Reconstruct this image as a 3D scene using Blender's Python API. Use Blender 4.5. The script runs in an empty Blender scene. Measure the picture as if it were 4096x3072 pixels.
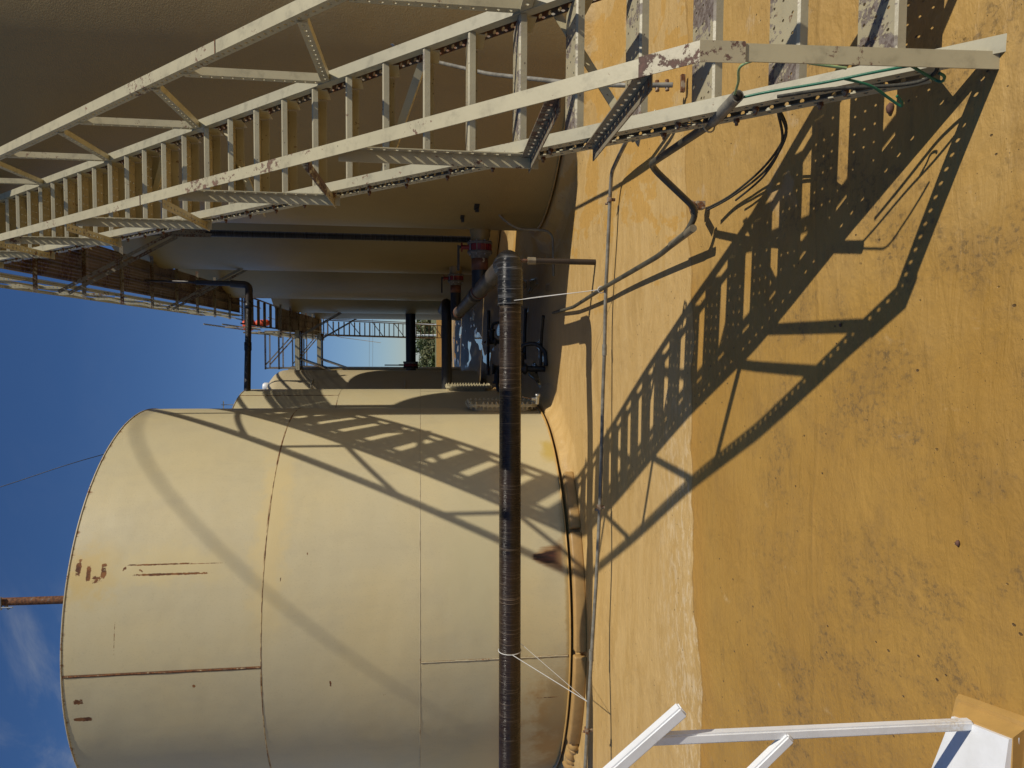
import bpy, bmesh, math, random
from mathutils import Vector, Matrix
random.seed(11)
SC = bpy.context.scene
COL = SC.collection
V = Vector
R = math.radians
PI = math.pi

# ------------------------------------------------------------------ camera
PITCH, YAW, EYE = R(7.35), R(3.0), 1.72
F = V((-math.sin(YAW) * math.cos(PITCH), math.cos(YAW) * math.cos(PITCH), -math.sin(PITCH)))
RT = V((math.cos(YAW), math.sin(YAW), 0))
UP = RT.cross(F)
cam = bpy.data.cameras.new('camera')
cam.sensor_fit = 'HORIZONTAL'
cam.sensor_width = 36
cam.lens = 24.98
cam.clip_start = 0.05
cam.clip_end = 3000
co = bpy.data.objects.new('camera', cam)
COL.objects.link(co)
X_, Y_, Z_ = -UP, RT, -F          # the phone was held on its side: scene up is image left
co.matrix_world = Matrix(((X_.x, Y_.x, Z_.x, 0), (X_.y, Y_.y, Z_.y, 0), (X_.z, Y_.z, Z_.z, EYE), (0, 0, 0, 1)))
SC.camera = co

# ------------------------------------------------------------------ light
EL = R(50.3)
SUN = V((.9015 * math.cos(EL), -.4327 * math.cos(EL), math.sin(EL)))
AZ = math.atan2(SUN.x, SUN.y)
w = bpy.data.worlds.new('World')
SC.world = w
w.use_nodes = True
nt = w.node_tree
nt.nodes.clear()
wo = nt.nodes.new('ShaderNodeOutputWorld')
bg = nt.nodes.new('ShaderNodeBackground')
sky = nt.nodes.new('ShaderNodeTexSky')
sky.sky_type = 'NISHITA'
sky.sun_disc = False
sky.sun_elevation = EL
sky.sun_rotation = AZ
sky.air_density = 1.0
sky.dust_density = 0.25
sky.ozone_density = 5.0
bg.inputs['Strength'].default_value = 0.06
# thin cirrus in the low western sky
tc = nt.nodes.new('ShaderNodeTexCoord')
mp = nt.nodes.new('ShaderNodeMapping')
mp.inputs['Rotation'].default_value = (0.3, 0.5, 0.7)
mp.inputs['Scale'].default_value = (2.2, 9.0, 3.0)
nz = nt.nodes.new('ShaderNodeTexNoise')
nz.inputs['Scale'].default_value = 1.6
nz.inputs['Detail'].default_value = 7
nz.inputs['Roughness'].default_value = .62
nz.inputs['Distortion'].default_value = .6
mr = nt.nodes.new('ShaderNodeMapRange')
mr.interpolation_type = 'SMOOTHSTEP'
mr.inputs[1].default_value = .47
mr.inputs[2].default_value = .80
dot = nt.nodes.new('ShaderNodeVectorMath')
dot.operation = 'DOT_PRODUCT'
dot.inputs[1].default_value = V((-.45, .79, .415)).normalized()
mr2 = nt.nodes.new('ShaderNodeMapRange')
mr2.interpolation_type = 'SMOOTHSTEP'
mr2.inputs[1].default_value = .978
mr2.inputs[2].default_value = 1.0
mr2.inputs[3].default_value = .05
mr2.inputs[4].default_value = 1.0
mul = nt.nodes.new('ShaderNodeMath')
mul.operation = 'MULTIPLY'
mx = nt.nodes.new('ShaderNodeMix')
mx.data_type = 'RGBA'
mx.inputs[7].default_value = (3.2, 3.7, 4.7, 1)
L = nt.links.new
L(tc.outputs['Generated'], mp.inputs['Vector'])
L(mp.outputs['Vector'], nz.inputs['Vector'])
L(nz.outputs['Fac'], mr.inputs[0])
L(tc.outputs['Generated'], dot.inputs[0])
L(dot.outputs['Value'], mr2.inputs[0])
L(mr.outputs[0], mul.inputs[0])
L(mr2.outputs[0], mul.inputs[1])
L(mul.outputs[0], mx.inputs[0])
sep = nt.nodes.new('ShaderNodeSeparateXYZ')
L(tc.outputs['Generated'], sep.inputs[0])
gr = nt.nodes.new('ShaderNodeMapRange')
gr.inputs[1].default_value = .02
gr.inputs[2].default_value = .42
L(sep.outputs[2], gr.inputs[0])
tn = nt.nodes.new('ShaderNodeMix')
tn.data_type = 'RGBA'
tn.inputs[6].default_value = (.98, 1.08, 1.24, 1)
tn.inputs[7].default_value = (.56, .76, 1.0, 1)
L(gr.outputs[0], tn.inputs[0])
gm_ = nt.nodes.new('ShaderNodeMix')
gm_.data_type = 'RGBA'
gm_.blend_type = 'MULTIPLY'
gm_.inputs[0].default_value = 1
L(sky.outputs['Color'], gm_.inputs[6])
L(tn.outputs[2], gm_.inputs[7])
L(gm_.outputs[2], mx.inputs[6])
L(mx.outputs[2], bg.inputs['Color'])
L(bg.outputs[0], wo.inputs['Surface'])

sl = bpy.data.lights.new('sun', 'SUN')
sl.energy = 3.4
sl.angle = R(.53)
sl.color = (1, .93, .80)
so = bpy.data.objects.new('sun', sl)
COL.objects.link(so)
so.rotation_euler = SUN.to_track_quat('Z', 'Y').to_euler()
SC.view_settings.view_transform = 'Standard'
SC.view_settings.look = 'None'
SC.view_settings.exposure = 0.18
SC.view_settings.gamma = 1
SC.view_settings.use_curve_mapping = False
SC.cycles.max_bounces = 8
SC.cycles.diffuse_bounces = 4


# ------------------------------------------------------------------ mesh helpers
class MB:
    def __init__(self):
        self.v, self.f, self.s = [], [], []

    def add(self, vs, fs, smooth=False):
        o = len(self.v)
        self.v += [tuple(x) for x in vs]
        self.f += [tuple(i + o for i in f) for f in fs]
        self.s += [smooth] * len(fs)
        return self

    def hexa(self, p, smooth=False):
        """eight corners: bottom four, top four"""
        return self.add(p, [(3, 2, 1, 0), (4, 5, 6, 7), (0, 1, 5, 4), (1, 2, 6, 5), (2, 3, 7, 6), (3, 0, 4, 7)], smooth)

    def slab(self, o, ex, ey, en, l, wd, th):
        o, ex, ey, en = V(o), V(ex) * l, V(ey) * wd, V(en) * th
        return self.hexa([o, o + ex, o + ex + ey, o + ey, o + en, o + ex + en, o + ex + ey + en, o + ey + en])

    def box(self, x0, x1, y0, y1, z0, z1):
        return self.slab((x0, y0, z0), (1, 0, 0), (0, 1, 0), (0, 0, 1), 1, 1, 1) if False else self.hexa(
            [(x0, y0, z0), (x1, y0, z0), (x1, y1, z0), (x0, y1, z0), (x0, y0, z1), (x1, y0, z1), (x1, y1, z1), (x0, y1, z1)])

    def perf(self, o, ex, ey, en, l, wd, nx, ny, rx, ry, th):
        """plate with nx by ny real holes"""
        o, ex, ey, en = V(o), V(ex), V(ey), V(en)
        dx, dy = l / nx, wd / ny
        D = [(1, 0), (1, 1), (0, 1), (-1, 1), (-1, 0), (-1, -1), (0, -1), (1, -1)]
        vs, fs = [], []
        for i in range(nx):
            for j in range(ny):
                c = o + ex * (dx * (i + .5)) + ey * (dy * (j + .5))
                b = len(vs)
                outer = [c + ex * (dx / 2 * a) + ey * (dy / 2 * q) for a, q in D]
                hole = [c + ex * (rx * math.cos(k * PI / 4)) + ey * (ry * math.sin(k * PI / 4)) for k in range(8)]
                n = en * th
                vs += outer + hole + [q + n for q in outer] + [q + n for q in hole]
                for k in range(8):
                    m = (k + 1) % 8
                    fs += [(b + k, b + 8 + k, b + 8 + m, b + m), (b + 16 + k, b + 16 + m, b + 24 + m, b + 24 + k),
                           (b + 8 + k, b + 24 + k, b + 24 + m, b + 8 + m)]
        self.add(vs, fs)
        A, B_, C_, D_ = o, o + ex * l, o + ex * l + ey * wd, o + ey * wd
        for p, q in ((A, B_), (B_, C_), (C_, D_), (D_, A)):
            self.add([p, q, q + en * th, p + en * th], [(0, 1, 2, 3)])
        return self

    def plate(self, o, ex, ey, en, l, wd, th, pitch=0, r=.008, slot=1.0):
        if pitch:
            return self.perf(o, ex, ey, en, l, wd, max(1, round(l / pitch)), 1, r * slot, r, th)
        return self.slab(o, ex, ey, en, l, wd, th)

    def angle(self, p, q, d1, d2, w1, w2, th=.005, p1=.05, p2=.05, r=.008, slot=1.0):
        """angle iron from p to q, legs along d1 and d2; p1, p2 hole pitches (0 = solid leg)"""
        p, q, d1, d2 = V(p), V(q), V(d1), V(d2)
        ex = (q - p).normalized()
        l = (q - p).length
        d1 = (d1 - ex * d1.dot(ex)).normalized()
        d2 = (d2 - ex * d2.dot(ex) - d1 * d2.dot(d1)).normalized()
        self.plate(p, ex, d1, d2, l, w1, th, p1, r, slot)
        self.plate(p + d2 * th, ex, d2, d1, l, w2 - th, th, p2, r, slot)
        return self

    def bar(self, p, q, wd, h, up=(0, 0, 1)):
        p, q = V(p), V(q)
        ex = (q - p).normalized()
        up = V(up)
        side = ex.cross(up).normalized()
        up = side.cross(ex)
        return self.slab(p - side * wd / 2 - up * h / 2, ex, side, up, (q - p).length, wd, h)

    def tube(self, pts, r, n=12, cap=True, smooth=True):
        pts = [V(p) for p in pts]
        rs = r if isinstance(r, (list, tuple)) else [r] * len(pts)
        T = []
        for i in range(len(pts)):
            a = pts[max(0, i - 1)]
            b = pts[min(len(pts) - 1, i + 1)]
            T.append((b - a).normalized())
        ref = V((0, 0, 1)) if abs(T[0].z) < .9 else V((1, 0, 0))
        u = T[0].cross(ref).normalized()
        vs, fs = [], []
        for i, p in enumerate(pts):
            u = (u - T[i] * u.dot(T[i])).normalized()
            vv = T[i].cross(u)
            for k in range(n):
                a = 2 * PI * k / n
                vs.append(p + u * (rs[i] * math.cos(a)) + vv * (rs[i] * math.sin(a)))
        for i in range(len(pts) - 1):
            for k in range(n):
                m = (k + 1) % n
                fs.append((i * n + k, i * n + m, (i + 1) * n + m, (i + 1) * n + k))
        self.add(vs, fs, smooth)
        if cap:
            b = (len(pts) - 1) * n
            self.add(vs[:n], [tuple(range(n))[::-1]])
            self.add(vs[b:b + n], [tuple(range(n))])
        return self

    def lathe(self, o, ax, prof, n=48, a0=0, a1=2 * PI, smooth=True, ref=None):
        """profile of (radius, distance along axis) turned about ax"""
        o, ax = V(o), V(ax).normalized()
        ref = V(ref) if ref else (V((1, 0, 0)) if abs(ax.x) < .9 else V((0, 1, 0)))
        u = (ref - ax * ref.dot(ax)).normalized()
        vv = ax.cross(u)
        full = abs(a1 - a0 - 2 * PI) < 1e-6
        cols = n if full else n + 1
        vs = []
        for k in range(cols):
            a = a0 + (a1 - a0) * k / n
            d = u * math.cos(a) + vv * math.sin(a)
            for rr, h in prof:
                vs.append(o + d * rr + ax * h)
        m = len(prof)
        fs = []
        for k in range(n):
            k2 = (k + 1) % cols
            for j in range(m - 1):
                fs.append((k * m + j, k2 * m + j, k2 * m + j + 1, k * m + j + 1))
        return self.add(vs, fs, smooth)

    def bolt(self, p, d, r=.009, l=.012):
        """hex bolt head with a stub of thread"""
        p, d = V(p), V(d).normalized()
        self.tube([p, p + d * l], r, 6, True, False)
        return self.tube([p + d * l, p + d * (l * 1.9)], r * .55, 6, True, False)

    def build(self, name, m, parent=None, loc=None):
        me = bpy.data.meshes.new(name)
        me.from_pydata(self.v, [], self.f)
        me.polygons.foreach_set('use_smooth', self.s)
        if m:
            me.materials.append(m)
        me.update()
        o = bpy.data.objects.new(name, me)
        COL.objects.link(o)
        if parent:
            o.parent = parent
        if loc:
            o.location = loc
        return o


def fillet(pts, rad, k=6):
    pts = [V(p) for p in pts]
    out = [pts[0]]
    for i in range(1, len(pts) - 1):
        a, b, c = pts[i - 1], pts[i], pts[i + 1]
        d = min(rad, (a - b).length * .48, (c - b).length * .48)
        p, q = b + (a - b).normalized() * d, b + (c - b).normalized() * d
        for j in range(k + 1):
            t = j / k
            out.append(p * (1 - t) ** 2 + b * (2 * t * (1 - t)) + q * t * t)
    out.append(pts[-1])
    return out


def bezier(pts, n=8):
    """smooth curve through the points"""
    pts = [V(p) for p in pts]
    out = []
    for i in range(len(pts) - 1):
        p0, p1, p2, p3 = pts[max(0, i - 1)], pts[i], pts[i + 1], pts[min(len(pts) - 1, i + 2)]
        for j in range(n):
            t = j / n
            out.append(.5 * ((2 * p1) + (p2 - p0) * t + (2 * p0 - 5 * p1 + 4 * p2 - p3) * t * t + (3 * p1 - p0 - 3 * p2 + p3) * t ** 3))
    out.append(pts[-1])
    return out


def tag(o, label=None, cat=None, group=None, kind=None):
    if label:
        o['label'] = label
    if cat:
        o['category'] = cat
    if group:
        o['group'] = group
    if kind:
        o['kind'] = kind
    return o


def thing(name, label, cat, loc=(0, 0, 0), group=None):
    o = bpy.data.objects.new(name, None)
    o.empty_display_size = .2
    COL.objects.link(o)
    o.location = loc
    return tag(o, label, cat, group)


# ------------------------------------------------------------------ material helpers
class Mat:
    def __init__(self, name, rough=.5, metal=0.0, spec=.5):
        self.m = bpy.data.materials.new(name)
        self.m.use_nodes = True
        self.t = self.m.node_tree
        self.b = self.t.nodes['Principled BSDF']
        self.b.inputs['Roughness'].default_value = rough
        self.b.inputs['Metallic'].default_value = metal
        self.b.inputs['Specular IOR Level'].default_value = spec

    def n(self, t):
        return self.t.nodes.new(t)

    def set(self, sock, x):
        if hasattr(x, 'links') or isinstance(x, bpy.types.NodeSocket):
            self.t.links.new(x, sock)
        elif isinstance(x, (tuple, list)) and len(x) == 3 and sock.type == 'RGBA':
            sock.default_value = (*x, 1)
        else:
            sock.default_value = x

    def pos(self):
        return self.n('ShaderNodeNewGeometry').outputs['Position']

    def obj(self):
        return self.n('ShaderNodeTexCoord').outputs['Object']

    def rnd(self):
        return self.n('ShaderNodeObjectInfo').outputs['Random']

    def math(self, op, a, b=0.0, c=0.0, clamp=False):
        q = self.n('ShaderNodeMath')
        q.operation = op
        q.use_clamp = clamp
        self.set(q.inputs[0], a)
        self.set(q.inputs[1], b)
        self.set(q.inputs[2], c)
        return q.outputs[0]

    def xyz(self, v):
        q = self.n('ShaderNodeSeparateXYZ')
        self.set(q.inputs[0], v)
        return q.outputs

    def comb(self, x, y, z):
        q = self.n('ShaderNodeCombineXYZ')
        for i, a in enumerate((x, y, z)):
            self.set(q.inputs[i], a)
        return q.outputs[0]

    def map(self, v, scale=(1, 1, 1), loc=(0, 0, 0), rot=(0, 0, 0)):
        q = self.n('ShaderNodeMapping')
        self.set(q.inputs['Vector'], v)
        self.set(q.inputs['Scale'], V(scale))
        if isinstance(loc, tuple):
            q.inputs['Location'].default_value = loc
        else:
            self.set(q.inputs['Location'], loc)
        q.inputs['Rotation'].default_value = rot
        return q.outputs[0]

    def noise(self, v, scale, detail=4, rough=.55, dist=0.0):
        q = self.n('ShaderNodeTexNoise')
        self.set(q.inputs['Vector'], v)
        q.inputs['Scale'].default_value = scale
        q.inputs['Detail'].default_value = detail
        q.inputs['Roughness'].default_value = rough
        q.inputs['Distortion'].default_value = dist
        return q.outputs['Fac']

    def vor(self, v, scale, rnd=1.0, feature='F1', out='Distance'):
        q = self.n('ShaderNodeTexVoronoi')
        q.feature = feature
        self.set(q.inputs['Vector'], v)
        q.inputs['Scale'].default_value = scale
        q.inputs['Randomness'].default_value = rnd
        return q.outputs[out]

    def sm(self, x, a, b, lo=0.0, hi=1.0):
        q = self.n('ShaderNodeMapRange')
        q.interpolation_type = 'SMOOTHSTEP'
        self.set(q.inputs[0], x)
        q.inputs[1].default_value = a
        q.inputs[2].default_value = b
        q.inputs[3].default_value = lo
        q.inputs[4].default_value = hi
        return q.outputs[0]

    def mix(self, f, a, b):
        q = self.n('ShaderNodeMix')
        q.data_type = 'RGBA'
        self.set(q.inputs[0], f)
        self.set(q.inputs[6], a)
        self.set(q.inputs[7], b)
        return q.outputs[2]

    def fmix(self, f, a, b):
        q = self.n('ShaderNodeMix')
        self.set(q.inputs[0], f)
        self.set(q.inputs[2], a)
        self.set(q.inputs[3], b)
        return q.outputs[0]

    def bump(self, h, strength=.3, dist=.01, nrm=None):
        q = self.n('ShaderNodeBump')
        q.inputs['Strength'].default_value = strength
        q.inputs['Distance'].default_value = dist
        self.set(q.inputs['Height'], h)
        if nrm is not None:
            self.set(q.inputs['Normal'], nrm)
        return q.outputs[0]

    def out(self, color=None, rough=None, nrm=None, metal=None):
        if color is not None:
            self.set(self.b.inputs['Base Color'], color)
        if rough is not None:
            self.set(self.b.inputs['Roughness'], rough)
        if nrm is not None:
            self.set(self.b.inputs['Normal'], nrm)
        if metal is not None:
            self.set(self.b.inputs['Metallic'], metal)
        return self.m


def gauss(M, x, c, hw):
    """soft box: 1 inside |x-c|<hw, fading over as much again"""
    d = M.math('ABSOLUTE', M.math('SUBTRACT', x, c))
    return M.sm(d, hw * .6, hw * 1.4, 1.0, 0.0)


RUST = (.085, .032, .014)
RUST2 = (.19, .075, .025)


def liner_mat():
    M = Mat('liner')
    p = M.pos()
    x, y, z = M.xyz(p)
    big = M.noise(p, .55, 5, .6)
    mid = M.noise(p, 2.1, 6, .62, .4)
    fine = M.noise(p, 19, 5, .6)
    warp = M.noise(p, 1.1, 3, .5)
    streak = M.noise(M.map(M.comb(M.math('ADD', x, M.math('MULTIPLY', warp, 1.2)), M.math('ADD', y, M.math('MULTIPLY', warp, .55)), 0.0), (.8, 3.6, 1), rot=(0, 0, .05)), 2.1, 8, .70, .5)
    # dusty half beyond the old water line, cleaner and deeper half in front of it
    edge = M.math('ADD', M.math('SUBTRACT', y, M.math('MULTIPLY', x, .10)), M.math('ADD', M.math('MULTIPLY', M.math('SUBTRACT', big, .5), .55), M.math('MULTIPLY', M.math('SUBTRACT', mid, .5), .16)))
    far = M.sm(edge, 4.362, 4.380)
    halo = M.math('MULTIPLY', M.sm(edge, 4.10, 4.36), M.math('SUBTRACT', 1.0, far))
    c_near = M.mix(M.sm(big, .3, .7), (.342, .186, .036), (.422, .245, .056))
    c_far = M.mix(M.sm(streak, .32, .68), (.470, .298, .102), (.540, .360, .142))
    c = M.mix(far, c_near, c_far)
    c = M.mix(M.math('MULTIPLY', halo, .55), c, (.43, .22, .042))
    c = M.mix(M.math('MULTIPLY', M.sm(mid, .52, .75), .30), c, (.27, .155, .045))
    # damp run-off tongues on the right, where the paint stays deep orange
    tong = M.math('MULTIPLY', M.sm(M.math('ADD', M.noise(M.map(p, (1.0, .45, 1)), 1.9, 5, .6, .3), M.math('MULTIPLY', M.sm(x, .2, 1.6), .10)), .60, .62), M.math('MULTIPLY', far, M.sm(x, -.2, .7)))
    c = M.mix(M.math('MULTIPLY', tong, .75), c, (.49, .275, .060))
    # paler, drier coat round the stair foot
    pale = M.math('MULTIPLY', M.math('MULTIPLY', M.sm(M.math('ADD', x, M.math('MULTIPLY', M.math('SUBTRACT', mid, .5), 1.6)), -.1, .9), M.math('SUBTRACT', 1.0, far)), .62)
    c = M.mix(pale, c, (.485, .312, .108))
    # a ragged liner seam across the near half and the dried edge of the old water line
    ty = M.math('ADD', M.math('SUBTRACT', y, M.math('MULTIPLY', x, .04)), M.math('MULTIPLY', M.math('SUBTRACT', M.noise(M.map(p, (1, .3, 1)), 1.5, 2, .5), .5), .14))
    seam = M.sm(M.math('ABSOLUTE', M.math('SUBTRACT', ty, 2.93)), .011, .003)
    c = M.mix(M.math('MULTIPLY', seam, M.sm(M.noise(p, 3.0, 3), .40, .62, .0, .30)), c, (.22, .13, .04))
    rimline = M.sm(M.math('ABSOLUTE', M.math('SUBTRACT', edge, 4.366)), .014, .003)
    c = M.mix(M.math('MULTIPLY', rimline, .40), c, (.24, .135, .04))
    chalk = M.math('MULTIPLY', M.sm(M.noise(M.map(p, (2.2, 5.0, 1), rot=(0, 0, -.35)), 3.0, 8, .75, .8), .48, .60), M.math('MULTIPLY', M.math('MULTIPLY', far, M.sm(edge, 5.4, 4.5)), M.sm(x, .3, -1.2)))
    c = M.mix(M.math('MULTIPLY', chalk, .60), c, (.68, .54, .34))
    # chalky scuffs
    sc = M.math('MULTIPLY', M.sm(M.noise(M.map(p, (3.2, 1.5, 1), rot=(0, 0, .5)), 2.6, 8, .72), .60, .74), M.sm(M.noise(p, .8, 2), .46, .62))
    c = M.mix(M.math('MULTIPLY', sc, .50), c, (.64, .49, .28))
    blotch = M.math('MULTIPLY', M.sm(M.noise(M.map(p, (1, 1, 1), (7.7, 3.1, 0)), 2.9, 6, .68), .60, .66), M.sm(M.math('SUBTRACT', x, M.math('MULTIPLY', y, .2)), -.4, .2))
    c = M.mix(M.math('MULTIPLY', blotch, .30), c, (.52, .41, .27))
    # grey-green mould in freckled patches on the near half
    zone = M.math('MULTIPLY', M.sm(M.noise(M.map(p, (1.2, .9, 1), (3.2, 9.1, 0)), 2.6, 5, .65), .44, .66), M.sm(y, 3.9, 2.9))
    frk = M.sm(M.noise(M.map(p, (1, .75, 1)), 40, 5, .75), .49, .62)
    c = M.mix(M.math('MULTIPLY', M.math('MULTIPLY', zone, frk), .72), c, (.075, .062, .036))
    c = M.mix(M.math('MULTIPLY', zone, .30), c, (.215, .125, .045))
    smear = M.sm(M.noise(M.map(p, (1.0, 2.2, 1), (1.3, 4.4, 0), (0, 0, .25)), 3.2, 7, .7, .6), .50, .72)
    c = M.mix(M.math('MULTIPLY', M.math('MULTIPLY', smear, M.math('SUBTRACT', 1.0, far)), .42), c, (.255, .150, .045))
    # flecks and pits
    vd = M.vor(M.map(p, (1.25, .8, 1)), 13)
    vr = M.xyz(M.vor(M.map(p, (1.25, .8, 1)), 13, out='Position'))
    keep = M.sm(M.noise(p, 1.7, 3), .47, .53)
    pit = M.math('MULTIPLY', M.sm(vd, .085, .060), keep)
    vd2 = M.vor(p, 41)
    pit2 = M.math('MULTIPLY', M.sm(vd2, .10, .06), M.sm(M.noise(M.map(p, (1, 1, 1), (2, 5, 1)), 2.2, 3), .49, .57))
    pits = M.math('MAXIMUM', pit, M.math('MULTIPLY', pit2, .75))
    c = M.mix(M.math('MULTIPLY', pits, .85), c, (.07, .040, .016))
    # standing water along the row between the tanks
    wn = M.noise(M.map(p, (1.5, .34, 1)), 1.1, 2, .45, .2)
    wz = M.math('MULTIPLY', M.sm(y, 8.9, 10.4), M.math('MULTIPLY', M.sm(M.math('ABSOLUTE', M.math('SUBTRACT', x, .25)), 1.35, .7), M.sm(y, 40, 36)))
    wet = M.math('MULTIPLY', M.sm(wn, .565, .60), wz)
    damp = M.math('MULTIPLY', M.sm(wn, .22, .40), wz)
    c = M.mix(M.math('MULTIPLY', damp, .75), c, (.055, .038, .020))
    c = M.mix(M.math('MULTIPLY', wet, .9), c, (.014, .011, .008))
    rg = M.fmix(wet, M.fmix(far, M.sm(mid, .2, .8, .40, .58), M.sm(streak, .2, .8, .50, .66)), .05)
    h = M.math('ADD', M.math('MULTIPLY', mid, 1.0), M.math('ADD', M.math('MULTIPLY', M.noise(M.map(p, (1, 2.6, 1), rot=(0, 0, .3)), 6, 5, .6, .5), .6), M.math('MULTIPLY', fine, .16)))
    h = M.math('ADD', h, M.math('MULTIPLY', M.sm(M.math('ABSOLUTE', M.math('SUBTRACT', ty, 2.93)), .03, .0), .16))
    h = M.math('SUBTRACT', h, M.math('MULTIPLY', pits, .25))
    h = M.math('ADD', h, M.math('MULTIPLY', M.math('SUBTRACT', 1.0, far), -.03))
    h = M.math('MULTIPLY', h, M.math('SUBTRACT', 1.0, wet))
    return M.out(c, rg, M.bump(h, .70, .028))


def tank_mat(name, col, seams=(), vseams=(), marks=(), rim=None, R_=2.36, tint=None, peel=.25, rust=1.0, stain=None):
    """sprayed tank enamel; rust where the plate is worn. marks: (angle, z, half width, half height, amount)"""
    M = Mat(name)
    p = M.obj()
    x, y, z = M.xyz(p)
    ang = M.math('ARCTAN2', y, x)
    big = M.noise(p, .8, 4, .6)
    mid = M.noise(p, 5, 5, .6)
    grit = M.noise(p, 36, 3, .6)
    c = M.mix(M.sm(big, .3, .7), col, tuple(a * k for a, k in zip(col, (1.07, 1.03, .93))))
    run = M.noise(M.map(p, (9, 9, .35)), 1.0, 4, .6)
    c = M.mix(M.math('MULTIPLY', M.sm(run, .5, .8), .14), c, tuple(a * .8 for a in col))
    grime = M.math('MULTIPLY', M.sm(M.noise(M.map(p, (1, 1, .6), (4, 1, 2)), 1.7, 6, .68, .4), .44, .68), .32)
    c = M.mix(grime, c, tuple(a * k for a, k in zip(col, (.80, .80, .84))))
    c = M.mix(M.math('MULTIPLY', M.sm(M.noise(M.map(p, (1.6, 1.6, 1)), 48, 3, .65), .58, .66), .30), c, tuple(a * .72 for a in col))
    if tint:
        for a0, z0, hw, hh, tc_ in tint:
            wb = M.math('MULTIPLY', M.math('SUBTRACT', M.noise(M.map(p, (1, 1, 1), (a0, z0, 0)), 4.5, 5, .65), .5), min(hw, hh) * 3.0)
            tx = M.math('ADD', M.math('MULTIPLY', M.math('SUBTRACT', ang, R(a0)), R_), wb)
            k = M.math('MULTIPLY', M.sm(M.math('ABSOLUTE', tx), hw * .4, hw * 1.6, 1, 0), M.sm(M.math('ABSOLUTE', M.math('ADD', M.math('SUBTRACT', z, z0), wb)), hh * .4, hh * 1.6, 1, 0))
            c = M.mix(k, c, tc_)
    rs = None
    streaky = M.noise(M.map(p, (16, 16, 1.6)), 1.0, 6, .7)
    fleck = M.noise(M.map(p, (1, 1, .7)), 13, 7, .75)
    fleck2 = M.noise(M.map(p, (1, 1, .8)), 38, 5, .7)
    for zs, wd, amt in seams:
        k = M.math('MULTIPLY', gauss(M, z, zs, wd), M.sm(M.noise(M.map(p, (1, 1, 1), (zs, 0, 0)), 2.6, 4), .62 - .3 * amt, .78 - .3 * amt))
        rs = k if rs is None else M.math('MAXIMUM', rs, k)
    for a0, z0, z1, wd, amt in vseams:
        tx = M.math('MULTIPLY', M.math('SUBTRACT', ang, R(a0)), R_)
        k = M.math('MULTIPLY', gauss(M, tx, 0, wd), M.math('MULTIPLY', M.sm(z, z0 - .01, z0 + .01), M.sm(z, z1 + .01, z1 - .01)))
        k = M.math('MULTIPLY', k, M.sm(M.noise(M.map(p, (3, 3, 3)), 6, 4), .55 - .35 * amt, .7 - .35 * amt))
        rs = k if rs is None else M.math('MAXIMUM', rs, k)
    for a0, z0, hw, hh, amt in marks:
        tx = M.math('MULTIPLY', M.math('SUBTRACT', ang, R(a0)), R_)
        k = M.math('MULTIPLY', M.sm(M.math('ABSOLUTE', tx), hw * .1, hw * 1.7, 1, 0), M.sm(M.math('ABSOLUTE', M.math('SUBTRACT', z, z0)), hh * .3, hh * 1.5, 1, 0))
        src = M.math('ADD', M.math('MULTIPLY', streaky, .45), M.math('MULTIPLY', fleck2, .55)) if hh > hw * 3 else (fleck if hw > .07 else fleck2)
        k = M.sm(M.math('SUBTRACT', M.math('ADD', src, M.math('MULTIPLY', k, .42 * amt)), .80), 0, .05)
        rs = k if rs is None else M.math('MAXIMUM', rs, k)
    if rim:
        drip = M.math('ADD', M.math('MULTIPLY', streaky, .20), M.math('MULTIPLY', fleck, .10))
        k = M.sm(M.math('SUBTRACT', M.math('ADD', z, drip), rim), .125, .170)
        rs = k if rs is None else M.math('MAXIMUM', rs, k)
    if stain:
        # a pinhole leak: a dark fan of rust running down from it
        dz = M.math('SUBTRACT', stain[1], z)
        tx = M.math('MULTIPLY', M.math('SUBTRACT', ang, R(stain[0] - 1.0)), R_)
        wv = M.math('MULTIPLY', M.math('SUBTRACT', M.noise(M.map(p, (14, 14, 2)), 1, 4, .65), .5), .16)
        hwid = M.math('ADD', .028, M.math('MULTIPLY', dz, .30))
        q = M.math('DIVIDE', M.math('ABSOLUTE', M.math('ADD', tx, wv)), hwid)
        core = M.math('MULTIPLY', M.sm(q, 1.0, .55), M.math('MULTIPLY', M.sm(dz, -.02, .012), M.sm(dz, .34, .20)))
        halo = M.math('MULTIPLY', M.sm(q, 1.9, .7), M.math('MULTIPLY', M.sm(dz, -.04, .03), M.sm(dz, .36, .28)))
        c = M.mix(M.math('MULTIPLY', halo, .85), c, (.27, .125, .035))
        c = M.mix(core, c, M.mix(M.sm(M.noise(M.map(p, (30, 30, 5)), 1, 4), .4, .6), (.030, .014, .010), (.075, .026, .016)))
    nrm = M.bump(M.math('ADD', M.noise(p, 75, 3, .55), M.math('MULTIPLY', mid, .8)), peel, .0035, M.bump(M.noise(M.map(p, (1, 1, 1.3)), 1.6, 2, .5), .22, .05))
    if rs is not None:
        rc = M.mix(M.sm(fleck, .4, .62), RUST, (.24, .10, .03))
        c = M.mix(M.math('MULTIPLY', rs, rust), c, rc)
        return M.out(c, M.fmix(rs, .42, .85), nrm)
    return M.out(c, .42, nrm)


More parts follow.
